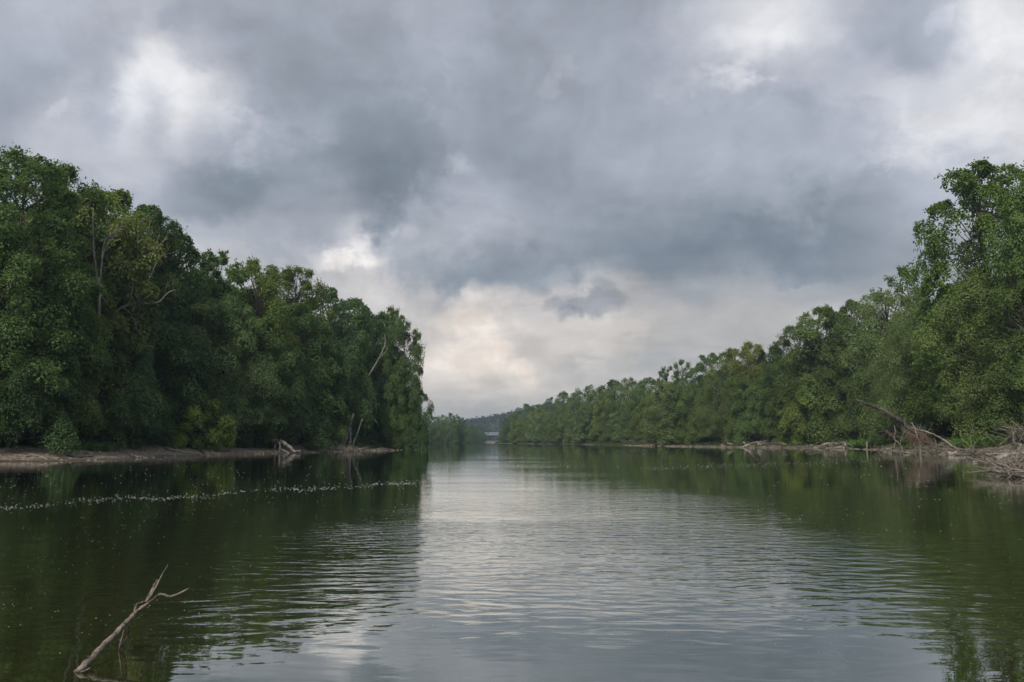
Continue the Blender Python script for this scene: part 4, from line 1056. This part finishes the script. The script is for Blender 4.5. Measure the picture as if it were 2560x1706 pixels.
tangle('stick_litter', [(2300, 1128, 112, 40, 3), (2370, 1126, 104, 30, 3), (2220, 1122, 128, 30, 3), (2420, 1130, 98, 30, 3), (2340, 1118, 112, 20, 4)], 300, 'brown sticks and roots littering the shore below the dead tops', 3, 2.0, 0.03)
tangle('stick_litter', [(860, 1122, 140, 10, 3), (880, 1124, 138, 14, 3), (845, 1124, 136, 12, 2)], 160, 'root tangle at the foot of the pale exposed trunks', 4, 1.8, 0.04)
tangle('stick_litter', [(1915, 1108, 206, 20, 3), (1600, 1104, 286, 22, 2), (2040, 1117, 190, 30, 2)], 160, 'fine sticks caught between the driftwood logs of the right bank', 5, 2.5, 0.045)

# stones and clods along the shores
rs = np.random.RandomState(77)
Vs, Fs, b0 = [], [], 0
for side, n, ylo, yhi in ((-1, 500, 66, 172), (1, 700, 40, 330)):
    for (x_, y_, z_) in bank_points(n, ylo, yhi, -0.6, 3.2 if side > 0 else 7, 0, 0.01, side, rs):
        r = rs.uniform(0.04, 0.16) * (1.6 if side > 0 else 1) * (1 + y_ / 300)
        th = np.linspace(0, 2 * math.pi, 6, endpoint=False) + rs.rand()
        ring = np.stack([np.cos(th) * r * rs.uniform(.8, 1.5), np.sin(th) * r, np.full(6, 0.0)], 1)
        v = np.concatenate([ring + [0, 0, -0.05], ring * [0.75, 0.75, 1] + [0, 0, r * 0.5], [[0, 0, r * 0.62]]]) + [x_, y_, z_] + rs.normal(0, r * 0.06, (13, 3))
        Vs.append(v)
        for q in range(6):
            q2 = (q + 1) % 6
            Fs.append((b0 + q, b0 + q2, b0 + 6 + q2, b0 + 6 + q)); Fs.append((b0 + 6 + q, b0 + 6 + q2, b0 + 12, b0 + 12))
        b0 += 13
tag(link('shore_stones', quad_tri_mesh('shore_stones', np.concatenate(Vs), np.array(Fs), M_STONE)), 'stones and clods of mud along both waterlines', 'stones', kind='stuff')

# ------------------------------------------------------------------ foam flecks drifting on the water
rs = np.random.RandomState(9)
pos = []
line = [(-20, 1272), (170, 1257), (255, 1251), (382, 1246), (510, 1239), (637, 1228), (850, 1218), (1000, 1211), (1060, 1208)]
for _ in range(1000):
    a = rs.uniform(-20, 1060); dens = 0.55 + 0.45 * math.sin(a * 0.02 + math.sin(a * 0.007) * 2)
    if rs.rand() > dens + 0.25: continue
    s_ = rs.choice([2.6, 5.5]) if a < 350 else rs.choice([2.0, 4.5])
    b = np.interp(a, [p[0] for p in line], [p[1] for p in line]) + 2.5 * math.sin(a * 0.017) + 1.5 * math.sin(a * 0.051) + rs.normal(0, s_)
    pos.append((a, b, rs.uniform(0.8, 2.6)))
for _ in range(1900):
    a = rs.uniform(-20, 1150); b = 1165 + (1700 - 1165) * rs.beta(1.1, 2.2)
    if rs.rand() > 0.10 + 0.75 * (0.5 + 0.5 * math.sin(a * 0.013 + b * 0.021 + 2 * math.sin(a * 0.005))): continue
    pos.append((a, b, rs.uniform(0.7, 2.1) * (1.5 if b > 1500 else 1)))
for _ in range(500):
    a = rs.uniform(1050, 2560); b = 1160 + 500 * rs.rand() ** 1.6
    if a < 1900 and rs.rand() < .6: continue
    pos.append((a, b, rs.uniform(0.9, 2.6)))
for _ in range(380):
    a = rs.uniform(1600, 2200); b = np.interp(a, [1600, 1750, 1900, 2050, 2200], [1172, 1168, 1162, 1157, 1151]) + rs.normal(0, 3.6)
    pos.append((a, b, rs.uniform(0.7, 1.7)))
Vs, Fs, b0 = [], [], 0
for (a, b, wpx) in pos:
    p = onwater(a, max(b, 1140)); r = wpx * 0.5 / 2000 * p.y
    th = np.linspace(0, 2 * math.pi, 6, endpoint=False) + rs.rand()
    ring = np.stack([np.cos(th) * r * 1.25, np.sin(th) * r * rs.uniform(.8, 1.5), np.full(6, 0.001)], 1)
    Vs.append(np.concatenate([ring, [[0, 0, r * 0.5]]]) + [p.x, p.y, 0])
    for q in range(6): Fs.append((b0 + q, b0 + (q + 1) % 6, b0 + 6))
    b0 += 7
tag(link('foam_flecks', mesh_arrays('foam_flecks', np.concatenate(Vs), np.array(Fs), M_FOAM, smooth=True)), 'white foam flecks drifting on the river in a long streak', 'foam', kind='stuff')

# ------------------------------------------------------------------ the far bridge
def box(name, x0, x1, y0, y1, z0, z1, material, parent, o0):
    v = [(a - o0[0], b - o0[1], c - o0[2]) for c in (z0, z1) for b in (y0, y1) for a in (x0, x1)]
    f = [(0, 2, 3, 1), (4, 5, 7, 6), (0, 1, 5, 4), (2, 6, 7, 3), (0, 4, 6, 2), (1, 3, 7, 5)]
    me = bpy.data.meshes.new(name); me.from_pydata(v, [], f); me.materials.append(material)
    return link(name, me, parent)
o0 = (-25.0, 1050.0, 0.0)
br = bpy.data.objects.new('bridge', None); COL.objects.link(br); br.location = o0
tag(br, 'long white girder bridge far off between the trees at the river bend', 'bridge')
zt = P(1230, 1083.5, 1050).z; zb = P(1230, 1088.2, 1050).z
box('girder', -110, 60, 1046, 1054, zb, zt - 0.35, M_CONC, br, o0)
box('deck', -112, 62, 1045, 1055, zt - 0.349, zt, M_CONC, br, o0)
for yy in (1045.1, 1054.6):
    box('parapet', -112, 62, yy, yy + 0.3, zt + 0.001, zt + 0.9, M_CONC, br, o0)
for xx in (-96, -66, -36.5, -7, 22.5):
    box('pier', xx - 0.6, xx + 0.6, 1047, 1053, -2, zb - 0.001, M_PIER, br, o0)

# ------------------------------------------------------------------ haze
hm, n = mat('haze')
pv = n.new('ShaderNodeVolumePrincipled')
pv.inputs['Color'].default_value = (0.66, 0.84, 1.0, 1); pv.inputs['Density'].default_value = 1.8e-4
pv.inputs['Anisotropy'].default_value = 0.2
n.l.new(pv.outputs[0], n.new('ShaderNodeOutputMaterial').inputs['Volume'])
X0, X1, Y0, Y1, Z0, Z1 = -4100, 4100, -150, 4100, -4.0, 125.0
v = [(a, b, c) for c in (Z0, Z1) for b in (Y0, Y1) for a in (X0, X1)]
me = bpy.data.meshes.new('haze'); me.from_pydata(v, [], [(0, 2, 3, 1), (4, 5, 7, 6), (0, 1, 5, 4), (2, 6, 7, 3), (0, 4, 6, 2), (1, 3, 7, 5)])
me.materials.append(hm)
tag(link('haze', me), 'thin bluish summer haze over the river', 'haze', kind='stuff')
